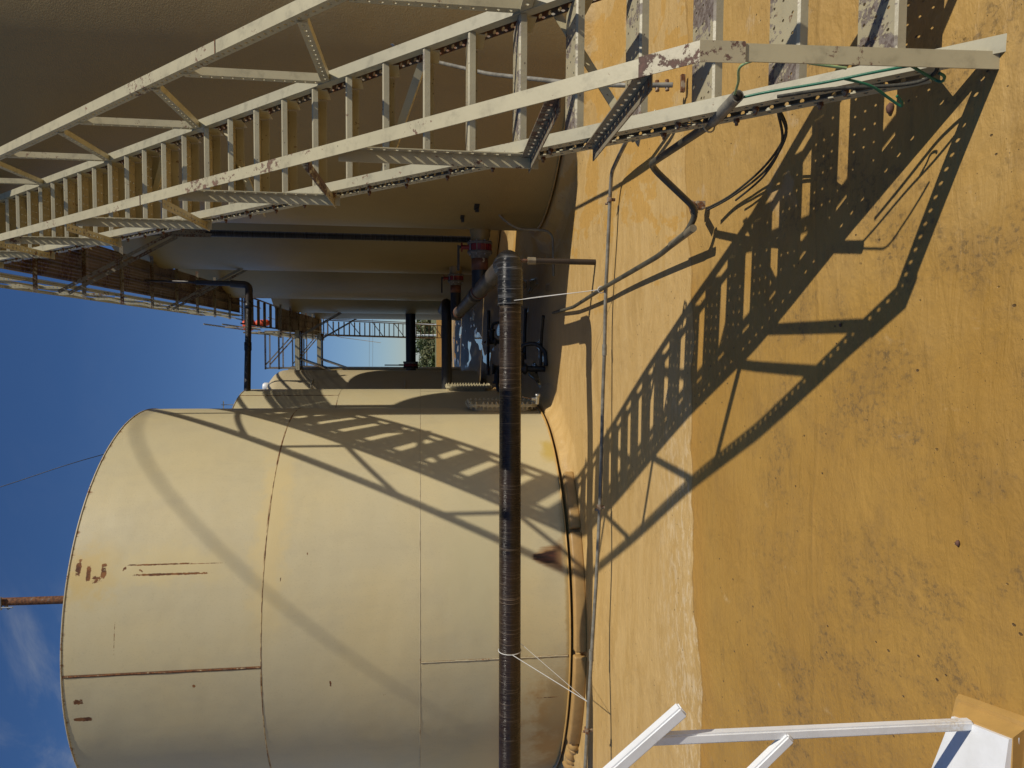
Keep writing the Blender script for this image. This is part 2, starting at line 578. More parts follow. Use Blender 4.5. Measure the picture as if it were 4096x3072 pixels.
def paint_mat(name, col, chip=.5, rough=.42, worn=(.10, .045, .025), scale=1.0, dirt=.25):
    """brushed steel paint with chips down to rust"""
    M = Mat(name)
    p = M.pos()
    o = M.obj()
    r = M.rnd()
    q = M.map(o, (1, 1, 1), M.comb(M.math('MULTIPLY', r, 17.0), M.math('MULTIPLY', r, 9.0), 0.0))
    c = M.mix(M.sm(M.noise(q, 3.5 * scale, 5, .6), .3, .7), col, tuple(a * .86 for a in col))
    c = M.mix(M.math('MULTIPLY', M.sm(M.noise(q, 14 * scale, 5, .65), .50, .72), dirt), c, tuple(a * .45 for a in col))
    zone = M.noise(q, 2.2 * scale, 3, .5)
    ch = M.noise(M.map(q, (1, 1, 1), (3, 7, 2)), 26 * scale, 6, .7)
    k = M.sm(M.math('ADD', M.math('MULTIPLY', zone, .55), M.math('MULTIPLY', ch, .62)), .82 - .22 * chip, .86 - .22 * chip)
    c = M.mix(M.math('MULTIPLY', k, .92), c, M.mix(M.sm(ch, .5, .75), worn, tuple(a * 1.9 for a in worn)))
    h = M.math('SUBTRACT', M.math('MULTIPLY', M.noise(q, 55, 3), .5), M.math('MULTIPLY', k, .5))
    return M.out(c, M.fmix(k, rough, .8), M.bump(h, .22, .003))


def tread_mat():
    """cream paint walked down to purple-brown primer, worst at the foot of the stair"""
    M = Mat('tread_paint')
    p = M.pos()
    x, y, z = M.xyz(p)
    c = M.mix(M.sm(M.noise(p, 4, 5, .6), .3, .7), (.43, .38, .245), (.36, .315, .205))
    low = M.sm(z, 3.4, .1)
    n1 = M.noise(M.map(p, (1.3, .8, 1)), 5.5, 7, .68, .3)
    n2 = M.noise(p, 42, 5, .7)
    t = M.math('ADD', M.math('ADD', M.math('MULTIPLY', n1, .9), M.math('MULTIPLY', n2, .35)), M.math('MULTIPLY', low, .13))
    k = M.sm(t, .775, .805)
    gn = M.n('ShaderNodeNewGeometry')
    topf = M.sm(M.xyz(gn.outputs['True Normal'])[2], .5, .8, .12, 1.0)
    k = M.math('MULTIPLY', k, topf)
    c = M.mix(M.math('MULTIPLY', k, .93), c, M.mix(M.sm(n2, .4, .62), (.080, .052, .045), (.20, .165, .145)))
    rst = M.sm(M.noise(M.map(p, (1, 1, 1), (5, 2, 8)), 9, 6, .7), .645, .675)
    c = M.mix(M.math('MULTIPLY', rst, .85), c, (.13, .045, .022))
    d = M.sm(M.vor(M.map(p, (.8, .5, 1)), 30), .14, .09)
    c = M.mix(M.math('MULTIPLY', d, .75), c, (.075, .050, .034))
    return M.out(c, M.fmix(k, .40, .72), M.bump(M.math('SUBTRACT', n2, M.math('MULTIPLY', k, .6)), .35, .003))


def frp_mat(name, base, hi, axis, scale=1.0, rough=.22):
    """filament-wound fibreglass pipe: fine glossy hoops of uneven height round the axis, pale highlights painted on"""
    M = Mat(name, spec=.36)
    p = M.obj()
    x, y, z = M.xyz(p)
    t = (x, y, z)[axis]
    tw = M.math('ADD', t, M.math('MULTIPLY', M.noise(M.map(p, (2, 2, 2)), 2.0, 2), .035))
    q = [0.15, 0.15, 0.15]
    v1 = M.comb(tw, M.math('MULTIPLY', (y, z, x)[axis], .7), M.math('MULTIPLY', (z, x, y)[axis], .7))
    a = M.noise(M.map(v1, (34 * scale, .8, .8)), 1.0, 5, .75)
    b = M.noise(M.map(v1, (120 * scale, 2.2, 2.2)), 1.0, 4, .7)
    big = M.noise(M.map(v1, (2.2, .5, .5)), 1.0, 4, .6)
    dust = M.noise(M.map(p, (1.5, 1.5, 1.5)), 2.2, 5, .65)
    c = M.mix(M.sm(big, .35, .7), base, tuple(k * .45 for k in base))
    c = M.mix(M.math('MULTIPLY', M.sm(dust, .45, .75), .35), c, tuple(k * 2.6 for k in base))
    line = M.math('MULTIPLY', M.sm(b, .56, .66), M.sm(a, .44, .56))
    c = M.mix(M.math('MULTIPLY', line, .60), c, hi)  # bright glints of the windings laid into the base colour
    return M.out(c, M.sm(a, .3, .75, rough, rough + .30), M.bump(M.math('ADD', M.math('MULTIPLY', a, 1.0), M.math('MULTIPLY', b, .45)), 1.0, .012))


def plain(name, col, rough=.5, metal=0.0, var=.2, scale=9, bump=.15):
    M = Mat(name, rough, metal)
    p = M.obj()
    n = M.noise(p, scale, 5, .62)
    c = M.mix(M.sm(n, .3, .72), col, tuple(a * (1 - var) for a in col))
    return M.out(c, M.sm(n, .2, .8, max(.05, rough - .08), min(1, rough + .12)), M.bump(M.noise(p, scale * 6, 3), bump, .002))


def rusty(name, col, amount=.5, scale=7):
    M = Mat(name)
    p = M.obj()
    n = M.noise(p, scale, 6, .7)
    k = M.sm(n, .62 - .3 * amount, .74 - .3 * amount)
    c = M.mix(k, col, M.mix(M.sm(M.noise(p, scale * 4, 4), .4, .6), RUST, RUST2))
    return M.out(c, M.fmix(k, .45, .85), M.bump(n, .3, .004))


TANKC = (.545, .472, .292)
m = {}
m['liner'] = liner_mat()
m['tank_near'] = tank_mat(
    'tank_enamel_near', TANKC, R_=2.33, rim=4.97, stain=(-65.6, .36),
    seams=[(1.554, .006, .2), (3.12, .009, .5)],
    vseams=[(-91.0, 3.12, 4.97, .014, 1.0), (-91.8, 0, 1.554, .009, .6)],
    marks=[(-66.0, 4.88, .09, .035, 1.15), (-67.6, 4.78, .12, .030, 1.0), (-68.6, 4.70, .05, .06, .95), (-66.6, 4.64, .09, .035, 1.05), (-65.5, 4.12, .012, .42, 1.0), (-65.6, 3.7, .006, .25, 1.0), (-67.9, 4.0, .016, .46, .98), (-66.9, 4.3, .02, .03, .8), (-66.2, 4.45, .03, .02, .9), (-97.5, 4.83, .035, .05, 1.2),
           (-102.2, 4.80, .03, .11, 1.1), (-82, 4.49, .22, .005, .9), (-96.0, 2.45, .05, .012, 1.1), (-94.9, 3.76, .016, .016, 1.5),
           (-103.5, .24, .008, .20, .9), (-92, .16, .010, .07, 1.0), (-70, 2.95, .03, .006, 1.0), (-64, 2.7, .016, .008, .9), (-100, 1.9, .05, .03, .6)],
    tint=[(-122, -.1, .8, .40, (.42, .26, .095)), (-108, .02, .40, .20, (.38, .275, .13)), (-34, .00, .16, .11, (.52, .39, .12)), (-92, .0, 1.6, .035, (.40, .29, .12)),
          (-67, 4.78, .26, .20, (.57, .43, .18)), (-58, 3.08, .9, .14, (.61, .49, .25)), (-66, 4.08, .16, .5, (.595, .49, .26)), (-50, 1.0, .5, .25, (.54, .465, .275)), (-72, .95, .45, .3, (.545, .47, .275))])
m['tank'] = tank_mat('tank_enamel', TANKC, seams=[(1.524, .010, .3), (3.06, .012, .5)], rim=None)
m['tank_shaded'] = tank_mat('tank_enamel_shaded', (.268, .195, .080), peel=1.0)  # the cream enamel again, with the shade on these tanks in its colour
m['tank_frp'] = tank_mat('fibreglass_tank', (.50, .42, .265), peel=.8)
m['bead'] = paint_mat('weld_bead', (.47, .40, .26), .75, .5, (.17, .065, .02), 2.5)
m['bead_orange'] = rusty('rust_bled_weld', (.50, .36, .16), .62, 9)
m['bead_rust'] = rusty('rusted_weld', (.40, .30, .17), .85, 12)
m['cream'] = paint_mat('cream_paint', (.485, .425, .262), .62, dirt=.40)
m['cream_sky_toned'] = paint_mat('cream_paint_sky_toned', (.425, .385, .255), .55, dirt=.45)  # cream greyed to carry the sky reflected off the stringer tops
m['cream_worn'] = paint_mat('cream_paint_worn', (.475, .41, .26), 1.25, worn=(.075, .030, .022))
m['cream_low'] = paint_mat('cream_paint_foot', (.50, .43, .28), .35, .35)
m['cream_dark'] = paint_mat('cream_paint_dirt_shade', (.25, .21, .14), .95, .55, (.10, .045, .022))  # the same cream, darkened for shade under the catwalks, dirt and rust
m['tread'] = tread_mat()
m['deck'] = paint_mat('deck_paint_dirt_shade', (.21, .15, .085), 1.0, .6, (.085, .042, .024), .7, .5)  # dirty decking, with the shade of its underside put into the colour
m['pipe'] = frp_mat('wound_pipe', (.024, .0130, .0068), (.25, .185, .125), 0, 1.0, .19)
m['pipe_y'] = frp_mat('wound_pipe_branch', (.085, .068, .050), (.22, .19, .15), 1, .8, .34)
m['elbow'] = frp_mat('wound_elbow', (.015, .015, .016), (.28, .28, .28), 0, .8, .15)
m['pipe_v'] = frp_mat('wound_riser', (.035, .028, .020), (.22, .19, .15), 2, .8, .22)
m['brown_pipe'] = plain('brown_pipe', (.040, .028, .020), .4, 0, .35)
m['black'] = plain('black_rubber', (.016, .015, .014), .45, 0, .3)
m['blackmetal'] = plain('black_steel', (.022, .020, .018), .5, .0, .4)
m['galv'] = plain('galvanized_conduit', (.265, .245, .195), .48, .1, .55, 11)
m['tarred_shaded'] = plain('tar_shade_conduit', (.105, .095, .066), .5, 0, .6, 5)  # tar stain, with the shaded underside also darkened into the colour
m['galv_tan'] = plain('liner_coated_conduit', (.30, .25, .165), .45, .1, .45, 6)
m['zinc'] = plain('zinc', (.45, .45, .43), .35, .7, .3)
m['rust'] = rusty('rusted_steel', (.20, .14, .10), .9)
m['rustclamp'] = rusty('rusted_clamp', (.34, .28, .20), .7, 22)
m['rust_shade'] = rusty('rusted_shade_steel', (.13, .105, .07), .55, 9)  # rust, plus the shade inside the stringer channels painted in
m['red'] = plain('red_valve_paint', (.22, .016, .018), .5, 0, .4)
m['greyflange'] = plain('grey_flange', (.19, .175, .155), .7, .1, .5, 22, .4)
m['coupling'] = plain('red_brown_coupling', (.17, .065, .032), .55, 0, .4)
m['green'] = plain('green_insulation', (.016, .155, .078), .4, 0, .25, 30)
m['palegreen'] = plain('faded_green_insulation', (.32, .45, .20), .45, 0, .3, 30)
m['cable'] = plain('twisted_cable', (.050, .044, .028), .7, 0, .5, 60, .6)
m['rope'] = plain('white_rope', (.62, .60, .55), .8, 0, .15, 80, .5)
m['tie'] = plain('cream_cable_tie', (.62, .54, .34), .5)
M = Mat('white_gloss_paint', .32)
_p = M.pos()
_x, _y, _z = M.xyz(_p)
_n = M.noise(_p, 7, 5, .65)
_c = M.mix(M.sm(_n, .35, .75), (.80, .81, .82), (.70, .705, .70))
_o = M.math('MULTIPLY', M.sm(M.math('ADD', _z, M.math('MULTIPLY', _n, .30)), .50, .20), M.sm(_z, .075, .10))
_c = M.mix(M.math('MULTIPLY', M.math('MULTIPLY', _o, M.sm(M.noise(_p, 90, 3, .7), .35, .65)), .60), _c, (.50, .38, .20))
_k = M.sm(M.noise(_p, 26, 6, .75), .715, .735)
_c = M.mix(M.math('MULTIPLY', _k, .8), _c, (.20, .15, .11))
m['white'] = M.out(_c, M.sm(_n, .2, .8, .28, .45), M.bump(M.noise(_p, 40, 3), .10, .002))
m['skirt'] = m['liner']
m['block'] = plain('liner_coated_block', (.43, .26, .090), .5, 0, .18, 9, .5)
m['footing'] = plain('liner_coated_footing', (.50, .30, .090), .42, 0, .2, 8, .3)
m['stone'] = plain('red_stone', (.16, .075, .05), .8, 0, .5, 30, .6)
m['orange'] = plain('orange_fabric', (.75, .09, .02), .6, 0, .2)
m['gap'] = plain('bore_shade', (.03, .02, .01), .9)  # near-black lining standing in for the shade inside the conduit end


def field_mat():
    M = Mat('dry_grass', .9)
    p = M.pos()
    n = M.noise(p, .25, 6, .7)
    c = M.mix(M.sm(n, .3, .7), (.20, .185, .085), (.085, .11, .035))
    return M.out(c, .9, M.bump(M.noise(p, 3, 5), .6, .1))


def leaf_mat(name, a, b):
    M = Mat(name, .6)
    r = M.noise(M.pos(), 6.0, 3)
    return M.out(M.mix(M.sm(r, .35, .65), a, b), .6)


m['field'] = field_mat()
m['leaf'] = leaf_mat('leaf', (.055, .085, .022), (.115, .14, .045))
m['leaf2'] = leaf_mat('leaf_dry', (.10, .12, .04), (.19, .18, .08))
m['bark'] = plain('bark', (.09, .07, .05), .9)

# ------------------------------------------------------------------ ground
gm = MB()
gm.add([(-900, -300, -.55), (900, -300, -.55), (900, 46.3, -.55), (-900, 46.3, -.55), (900, 46.3, .25), (-900, 46.3, .25), (900, 1500, .25), (-900, 1500, .25)], [(0, 1, 2, 3), (3, 2, 4, 5), (5, 4, 6, 7)])
tag(gm.build('ground', m['field']), kind='structure')

WALL_Y = 46.0


def floor_z(x, y):
    """the sprayed floor: two creases across it and a soft unevenness"""
    h = .012 * math.sin(x * 1.9 + 1) * math.sin(y * 1.3) + .006 * math.sin(x * 4.3 + y * 2.1)
    d = y - .10 * x
    h += -.020 * max(0, 1 - abs(d - 3.55) / .85)
    return h


xs = [-14, -11, -8] + [-6 + .15 * i for i in range(73)] + [5.5, 7, 9, 12, 15]
ys = [-6, -4, -2.5, -1.5] + [-.8 + .12 * i for i in range(90)] + [10.4 + .8 * i for i in range(45)]
ys = [y for y in ys if y < WALL_Y] + [WALL_Y]
vs, fs = [], []
for y in ys:
    for x in xs:
        vs.append((x, y, floor_z(x, y) if -6 < y < 12 else 0))
nx = len(xs)
for j in range(len(ys) - 1):
    for i in range(nx - 1):
        fs.append((j * nx + i, j * nx + i + 1, (j + 1) * nx + i + 1, (j + 1) * nx + i))
tag(MB().add(vs, fs, True).build('containment_floor', m['liner']), kind='structure')


# ------------------------------------------------------------------ tanks
def bead(mb, r, z, rad=.006, n=96):
    mb.lathe((0, 0, 0), (0, 0, 1), [(r - .001, z - rad), (r + rad * .8, z - rad * .5), (r + rad * .8, z + rad * .5), (r - .001, z + rad)], n)


def manway(parent, ang, R_, z0, z1, half, mats):
    """flanged clean-out cover on the shell, facing out at the angle"""
    d = V((math.cos(ang), math.sin(ang), 0))
    t = V((-d.y, d.x, 0))
    up = V((0, 0, 1))
    zc = (z0 + z1) / 2
    hh = (z1 - z0) / 2

    def outline(a, b, off, rr=.12):
        pts = []
        for cx, cz, s in ((1, 1, 0), (-1, 1, 1), (-1, -1, 2), (1, -1, 3)):
            for k in range(6):
                th = PI / 2 * (s + k / 5)
                pts.append(d * off + t * (cx * (a - rr) + rr * math.cos(th)) + up * (zc + cz * (b - rr) + rr * math.sin(th)))
        return pts

    def ring(mb, a, b, o0, o1, cap=True):
        p, q = outline(a, b, o0), outline(a, b, o1)
        n = len(p)
        mb.add(p + q, [(k, (k + 1) % n, n + (k + 1) % n, n + k) for k in range(n)])
        if cap:
            mb.add(q, [tuple(range(n))])
            mb.add(p, [tuple(range(n))[::-1]])

    a = MB()
    ring(a, half - .07, hh - .07, R_ - .10, R_ + .055)
    mw = a.build('manway', mats[0], parent)
    b = MB()
    ring(b, half, hh, R_ + .050, R_ + .066)
    b.build('flange', mats[0], mw)
    c = MB()
    ring(c, half, hh, R_ + .069, R_ + .085)
    c.build('cover', mats[0], mw)
    pts = outline(half - .03, hh - .03, R_ + .085)
    L_ = []
    for i in range(len(pts)):
        p, q = pts[i], pts[(i + 1) % len(pts)]
        k = max(1, int((q - p).length / .055))
        L_ += [p.lerp(q, j / k) for j in range(k)]
    last = first = None
    for p in L_:
        if last is None or (p - last).length > .052:
            if first is None:
                e = MB()
                e.bolt((0, 0, 0), d, .016, .016)
                e.tube([d * -.036, d * -.05], .014, 6, True, False)
                e.tube([d * -.07, d * .001], .008, 6, True, False)
                ob = first = e.build('bolt', mats[1], mw)
            else:
                ob = first.copy()
                COL.objects.link(ob)
                ob.parent = mw
            ob.location = p
            last = p
    return mw


def make_tank(label, cx, cy, R_, h, mat, seams=(), vseams=(), zb=.20, rim_mat=None, shoulder=0.0, group=None, lip=True):
    t = thing('storage_tank', label, 'storage tank', (cx, cy, zb), group)
    s = MB()
    prof = [(R_, 0)] + [(R_, h * k / 12) for k in range(1, 12)]
    if shoulder:
        prof += [(R_, h - shoulder)] + [(R_ - shoulder * (1 - math.cos(k * PI / 12)), h - shoulder + shoulder * math.sin(k * PI / 12)) for k in range(1, 7)]
    else:
        prof += [(R_, h)]
    s.lathe((0, 0, 0), (0, 0, 1), prof, 160)
    s.build('shell', mat, t)
    r = MB()
    rr = R_ - shoulder
    r.lathe((0, 0, 0), (0, 0, 1), [(rr - .001, h), (rr * .5, h + rr * .07), (.02, h + rr * .13)], 96)
    r.build('roof', mat, t)
    if not shoulder:
        k = MB()
        k.lathe((0, 0, 0), (0, 0, 1), [(R_ + .0005, h - .010), (R_ + .006, h - .009), (R_ + .006, h + .003), (R_ - .02, h + .005)], 160)
        k.build('rim', rim_mat or m['bead'], t)
    if lip:
        k = MB()
        k.lathe((0, 0, 0), (0, 0, 1), [(R_ - .01, -.008), (R_ + .030, -.008), (R_ + .032, -.003), (R_ + .028, .002), (R_ - .001, .004)], 160)
        k.build('bottom_lip', m['footing'], t)
    for z in seams:
        b = MB()
        bead(b, R_, z, .004 if z < 2 else .0045)
        b.build('weld_seam', m['bead_orange'] if rim_mat and z > 2 else m['bead'], t)
    for a, z0, z1 in vseams:
        d = V((math.cos(R(a)), math.sin(R(a)), 0))
        pts = [d * (R_ + .002) + V((0, 0, z0 + (z1 - z0) * k / 24)) + V((-d.y, d.x, 0)) * random.uniform(-.0015, .0015) for k in range(25)]
        MB().tube(pts, [.0075 + random.uniform(-.0015, .0015) for _ in pts], 6).build('weld_seam', m['bead_rust'] if z0 > 1 else m['bead'], t)
    return t


TA = make_tank('nearest cream steel tank with rusted rim and seams, crossed by the stair shadow', -3.15, 9.48, 2.33, 4.97, m['tank_near'], (1.554, 3.12),
               ((-91.0, 3.13, 4.95), (-91.8, .02, 1.545)), zb=.168, rim_mat=m['bead'])
TB = make_tank('second cream steel tank behind the nearest one, vent pipe on its roof', -3.22, 14.4, 2.36, 4.877, m['tank'], (1.524, 3.06), ((-8, .02, 1.515), (-15, 3.07, 4.86)))
TC = make_tank('yellowish round-shouldered tank in shadow stripes, third of the left row', -3.01, 19.5, 2.36, 5.40, m['tank_frp'], (), (), shoulder=.35)
TD_ = make_tank('sliver of shaded tank holding the crosswalks, behind the yellowish left tank', -3.06, 27.4, 2.28, 6.3, m['tank_shaded'])
RGT = [('huge shaded brown tank right behind the stair, nearest of the right row', 3.92, 9.36),
       ('shaded brown tank with the tall black riser pipe in front of it', 3.94, 15.55),
       ('shaded brown tank just past the vent pipe elbow, third of the right row', 3.70, 21.0),
       ('shaded brown tank at the right end of the thick flanged pipe', 3.54, 26.2),
       ('farthest narrow sliver of shaded brown tank beside the strip of sky', 3.54, 31.8)]
TR = []
for i, (lb, x, y) in enumerate(RGT):
    TR.append(make_tank(lb, x, y, 2.36, (7.32, 7.32, 7.75, 6.5, 6.5)[i], m['tank_shaded'], (), (), group='tall shaded tanks in the right row'))
for zz in (1.9, 4.2):
    a = R(-32)
    d = V((math.cos(a), math.sin(a), 0))
    tt = V((-d.y, d.x, 0))
    MB().tube(fillet([d * 2.35 - tt * .16 + V((0, 0, zz)), d * 2.48 - tt * .15 + V((0, 0, zz)), d * 2.48 + tt * .15 + V((0, 0, zz)), d * 2.35 + tt * .16 + V((0, 0, zz))], .08), .022, 8).build('lifting_lug', m['tank_frp'], TC)
a = R(176)
d = V((math.cos(a), math.sin(a), 0))
MB().slab(d * 2.362 + V((0, 0, 1.5)), (0, 0, 1), (-d.y, d.x, 0), d, .72, .10, .004).build('label_strip', m['white'], TR[2])
manway(TA, R(-1.5), 2.33, .02, .95, .30, (m['cream'], m['tie']))
manway(TB, R(-1.5), 2.36, .10, 1.02, .30, (m['cream'], m['tie']))

# small valve at the foot of the near clean-out
dv = MB()
dv.tube([(-.72, 8.98, .235), (-.62, 8.93, .235)], .026, 10)
dv.tube([(-.66, 8.95, .235), (-.66, 8.95, .31)], .022, 10)
o = dv.build('drain_valve', m['zinc'])
tag(o, 'small zinc ball valve with rusty lever at the bottom of the near tank cover', 'valve')
MB().bar((-.66, 8.95, .315), (-.63, 8.90, .43), .022, .008, (1, 0, 0)).build('lever', m['rust'], o)
MB().lathe((-.62, 8.93, .235), (1, -.5, 0), [(.0, .0), (.034, .0), (.034, .03), (.0, .03)], 8).build('cap', m['zinc'], o)


# ------------------------------------------------------------------ foundations
def foundation(label, cx, cy, R_, steep=False, blocks=()):
    t = thing('tank_foundation', label, 'foundation', (cx, cy, 0))
    s = MB()
    prof = [(R_ - .25, .128), (R_ + .045, .128), (R_ + .075, .118), (R_ + .115, .062), (R_ + .16, .036), (R_ + .25, .016), (R_ + .44, -.03)]
    low = [(R_ - .25, .120), (R_ + .010, .120), (R_ + .030, .030), (R_ + .10, .012), (R_ + .155, .020), (R_ + .24, .006), (R_ + .40, -.03)]
    if steep:
        prof = [(R_ - .25, .165), (R_ + .06, .165), (R_ + .10, .15), (R_ + .15, .06), (R_ + .20, .03), (R_ + .26, .015), (R_ + .42, -.03)]
    nn = 180
    rows = []
    for k in range(nn):
        a = 2 * PI * k / nn
        deg = (math.degrees(a) + 180) % 360 - 180
        wt = 0
        if blocks:
            wt = max(0.0, min(1.0, (deg + 122) / 4, (-40 - deg) / 4))
        rows.append([V((math.cos(a) * q, math.sin(a) * q, zz)) for q, zz in [(p0[0] * (1 - wt) + p1[0] * wt, p0[1] * (1 - wt) + p1[1] * wt) for p0, p1 in zip(prof, low)]])
    mm = len(rows[0])
    fl = []
    for k in range(nn):
        k2 = (k + 1) % nn
        for j_ in range(mm - 1):
            fl.append((k * mm + j_, k2 * mm + j_, k2 * mm + j_ + 1, k * mm + j_ + 1))
    s.add([v for r_ in rows for v in r_], fl, True)
    s.build('skirt', m['skirt'], t)
    for a0, a1, dz in blocks:
        bm = bmesh.new()
        n = 14
        rows = []
        for k in range(n + 1):
            a = R(a0 + (a1 - a0) * k / n)
            d = V((math.cos(a), math.sin(a), 0))
            rows.append([bm.verts.new(d * rr + V((0, 0, z))) for rr, z in ((R_ + .034, .012), (R_ + .128, .012), (R_ + .122, .134 + dz), (R_ + .034, .142 + dz))])
        for k in range(n):
            for j in range(4):
                bm.faces.new((rows[k][j], rows[k + 1][j], rows[k + 1][(j + 1) % 4], rows[k][(j + 1) % 4]))
        bm.faces.new(rows[0][::-1])
        bm.faces.new(rows[n])
        bmesh.ops.recalc_face_normals(bm, faces=bm.faces)
        sharp = [e for e in bm.edges if e.calc_face_angle(0) > .6]
        bmesh.ops.bevel(bm, geom=sharp, offset=.020, segments=3, affect='EDGES', profile=.5)
        me = bpy.data.meshes.new('foundation_block')
        bm.to_mesh(me)
        bm.free()
        for pgn in me.polygons:
            pgn.use_smooth = True
        me.materials.append(m['block'])
        ob = bpy.data.objects.new('foundation_block', me)
        COL.objects.link(ob)
        ob.parent = t
    return t


FA = foundation('tan sprayed skirt and blocks under the nearest cream tank', -3.15, 9.48, 2.33, False, ((-60.0, -44, -.008), (-90.0, -61.0, 0), (-117.5, -91.0, .004)))
lump = MB()
lp, lr = [], []
for k in range(40):
    a = R(-117.6 - k * .55)
    q = 2.405 + .012 * math.sin(k * .9) + random.uniform(-.006, .006)
    lp.append(V((q * math.cos(a), q * math.sin(a), .055 + .012 * math.sin(k * .7 + 1))))
    lr.append(.050 + .018 * abs(math.sin(k * .37)) + .012 * math.sin(k * 1.3) + random.uniform(-.006, .006) if k > 1 else .02 + .02 * k)
lump.tube(lp, lr, 14)
lump.build('sprayed_lump', m['block'], FA)
foundation('tan sprayed skirt under the second cream tank', -3.22, 14.4, 2.36)
foundation('tan sprayed base in shade under the huge tank behind the stair', 3.92, 9.36, 2.36, True)
foundation('tan sprayed base under the tank with the black riser pipe', 3.94, 15.55, 2.36, True)

# ------------------------------------------------------------------ stairs
XL, XR, Y0, SL = .880, 1.555, 1.93, .98
U = V((0, 1, SL)).normalized()
N = V((0, -SL, 1)).normalized()
EX = V((1, 0, 0))


def SP(x, s, n=0.0, dz=0.0):
    return V((x, Y0 + s, SL * s + dz)) + N * n


S_TOP = 7.10
stair = thing('access_stair', 'long cream steel stair with perforated treads climbing beside the shaded tank', 'stair', (0, 0, 0))


def stringer(x, side):
    a = MB()
    if side < 0:
        a.angle(SP(x, .0), SP(x, S_TOP), EX, -N, .052, .050, .005, 0, .055, .0075)
        a.angle(SP(x, .16, -.155), SP(x, S_TOP, -.155), EX, N, .05, .050, .005, .055, .055, .0085)
    else:
        a.angle(SP(x - .06, .02), SP(x - .06, S_TOP), EX, -N, .060, .052, .005, 0, 0)
    st = a.build('stringer', m['cream_sky_toned'], stair)
    if side < 0:
        c = MB()
        l_ = (SP(0, S_TOP) - SP(0, .16)).length
        c.perf(SP(x + .044, .16, -.150), U, N, EX, l_, .140, round(l_ / .0725), 2, .0115, .0115, .004)
        c.build('web', m['rust_shade'], st)
    if side > 0:
        c = MB()
        c.angle(SP(x, .14, -.150), SP(x, S_TOP, -.150), -EX, N, .045, .088, .005, .055, .055, .0115)
        c.build('web', m['rust_shade'], st)
    if side < 0:
        s, first = .33, None
        while s < S_TOP - .1:
            for ds, nn in ((0, -.042), (.075, -.132)):
                if first is None:
                    first = MB().bolt((0, 0, 0), (-1, 0, 0), .0115, .013).build('bolt', m['rustclamp'], st)
                    ob = first
                else:
                    ob = first.copy()
                    COL.objects.link(ob)
                    ob.parent = st
                ob.location = SP(x, s + ds, nn)
            s += .2175
    return st


sl_ = stringer(XL, -1)
sr_ = stringer(XR, 1)
tw0, tw1 = XL + .052, XR - .062
TD = .212


def tread_mesh():
    a = MB()
    wd = tw1 - tw0
    # origin at the left end, middle of the depth, top face at z = 0; a turned-down lip front and back
    a.perf((0, -TD / 2 + .008, -.005), (1, 0, 0), (0, 1, 0), (0, 0, 1), wd, TD - .016, 8, 3, .0058, .0082, .005)
    a.add([(0, -TD / 2, -.008), (wd, -TD / 2, -.008), (wd, -TD / 2 + .008, 0), (0, -TD / 2 + .008, 0)], [(0, 1, 2, 3)])
    a.add([(0, TD / 2, -.008), (wd, TD / 2, -.008), (wd, TD / 2 - .008, 0), (0, TD / 2 - .008, 0)], [(3, 2, 1, 0)])
    a.slab((0, -TD / 2, -.036), (1, 0, 0), (0, 1, 0), (0, 0, 1), wd, .004, .028)
    a.slab((0, TD / 2 - .004, -.058), (1, 0, 0), (0, 1, 0), (0, 0, 1), wd, .004, .050)
    a.slab((-.006, -TD / 2 + .03, -.085), (0, 1, 0), (0, 0, 1), (1, 0, 0), TD - .05, .080, .004)
    a.slab((wd + .001, -TD / 2 + .03, -.085), (0, 1, 0), (0, 0, 1), (1, 0, 0), TD - .05, .080, .004)
    return a


t0 = tread_mesh().build('tread', m['tread'], stair)
for i in range(32):
    o = t0 if i == 0 else t0.copy()
    if i:
        COL.objects.link(o)
        o.parent = stair
    s = .325 + .2175 * i
    o.location = (tw0, Y0 + s, SL * s - .104)
    o.rotation_euler = (R(random.uniform(-.7, .7)), 0, 0)

RH = .812


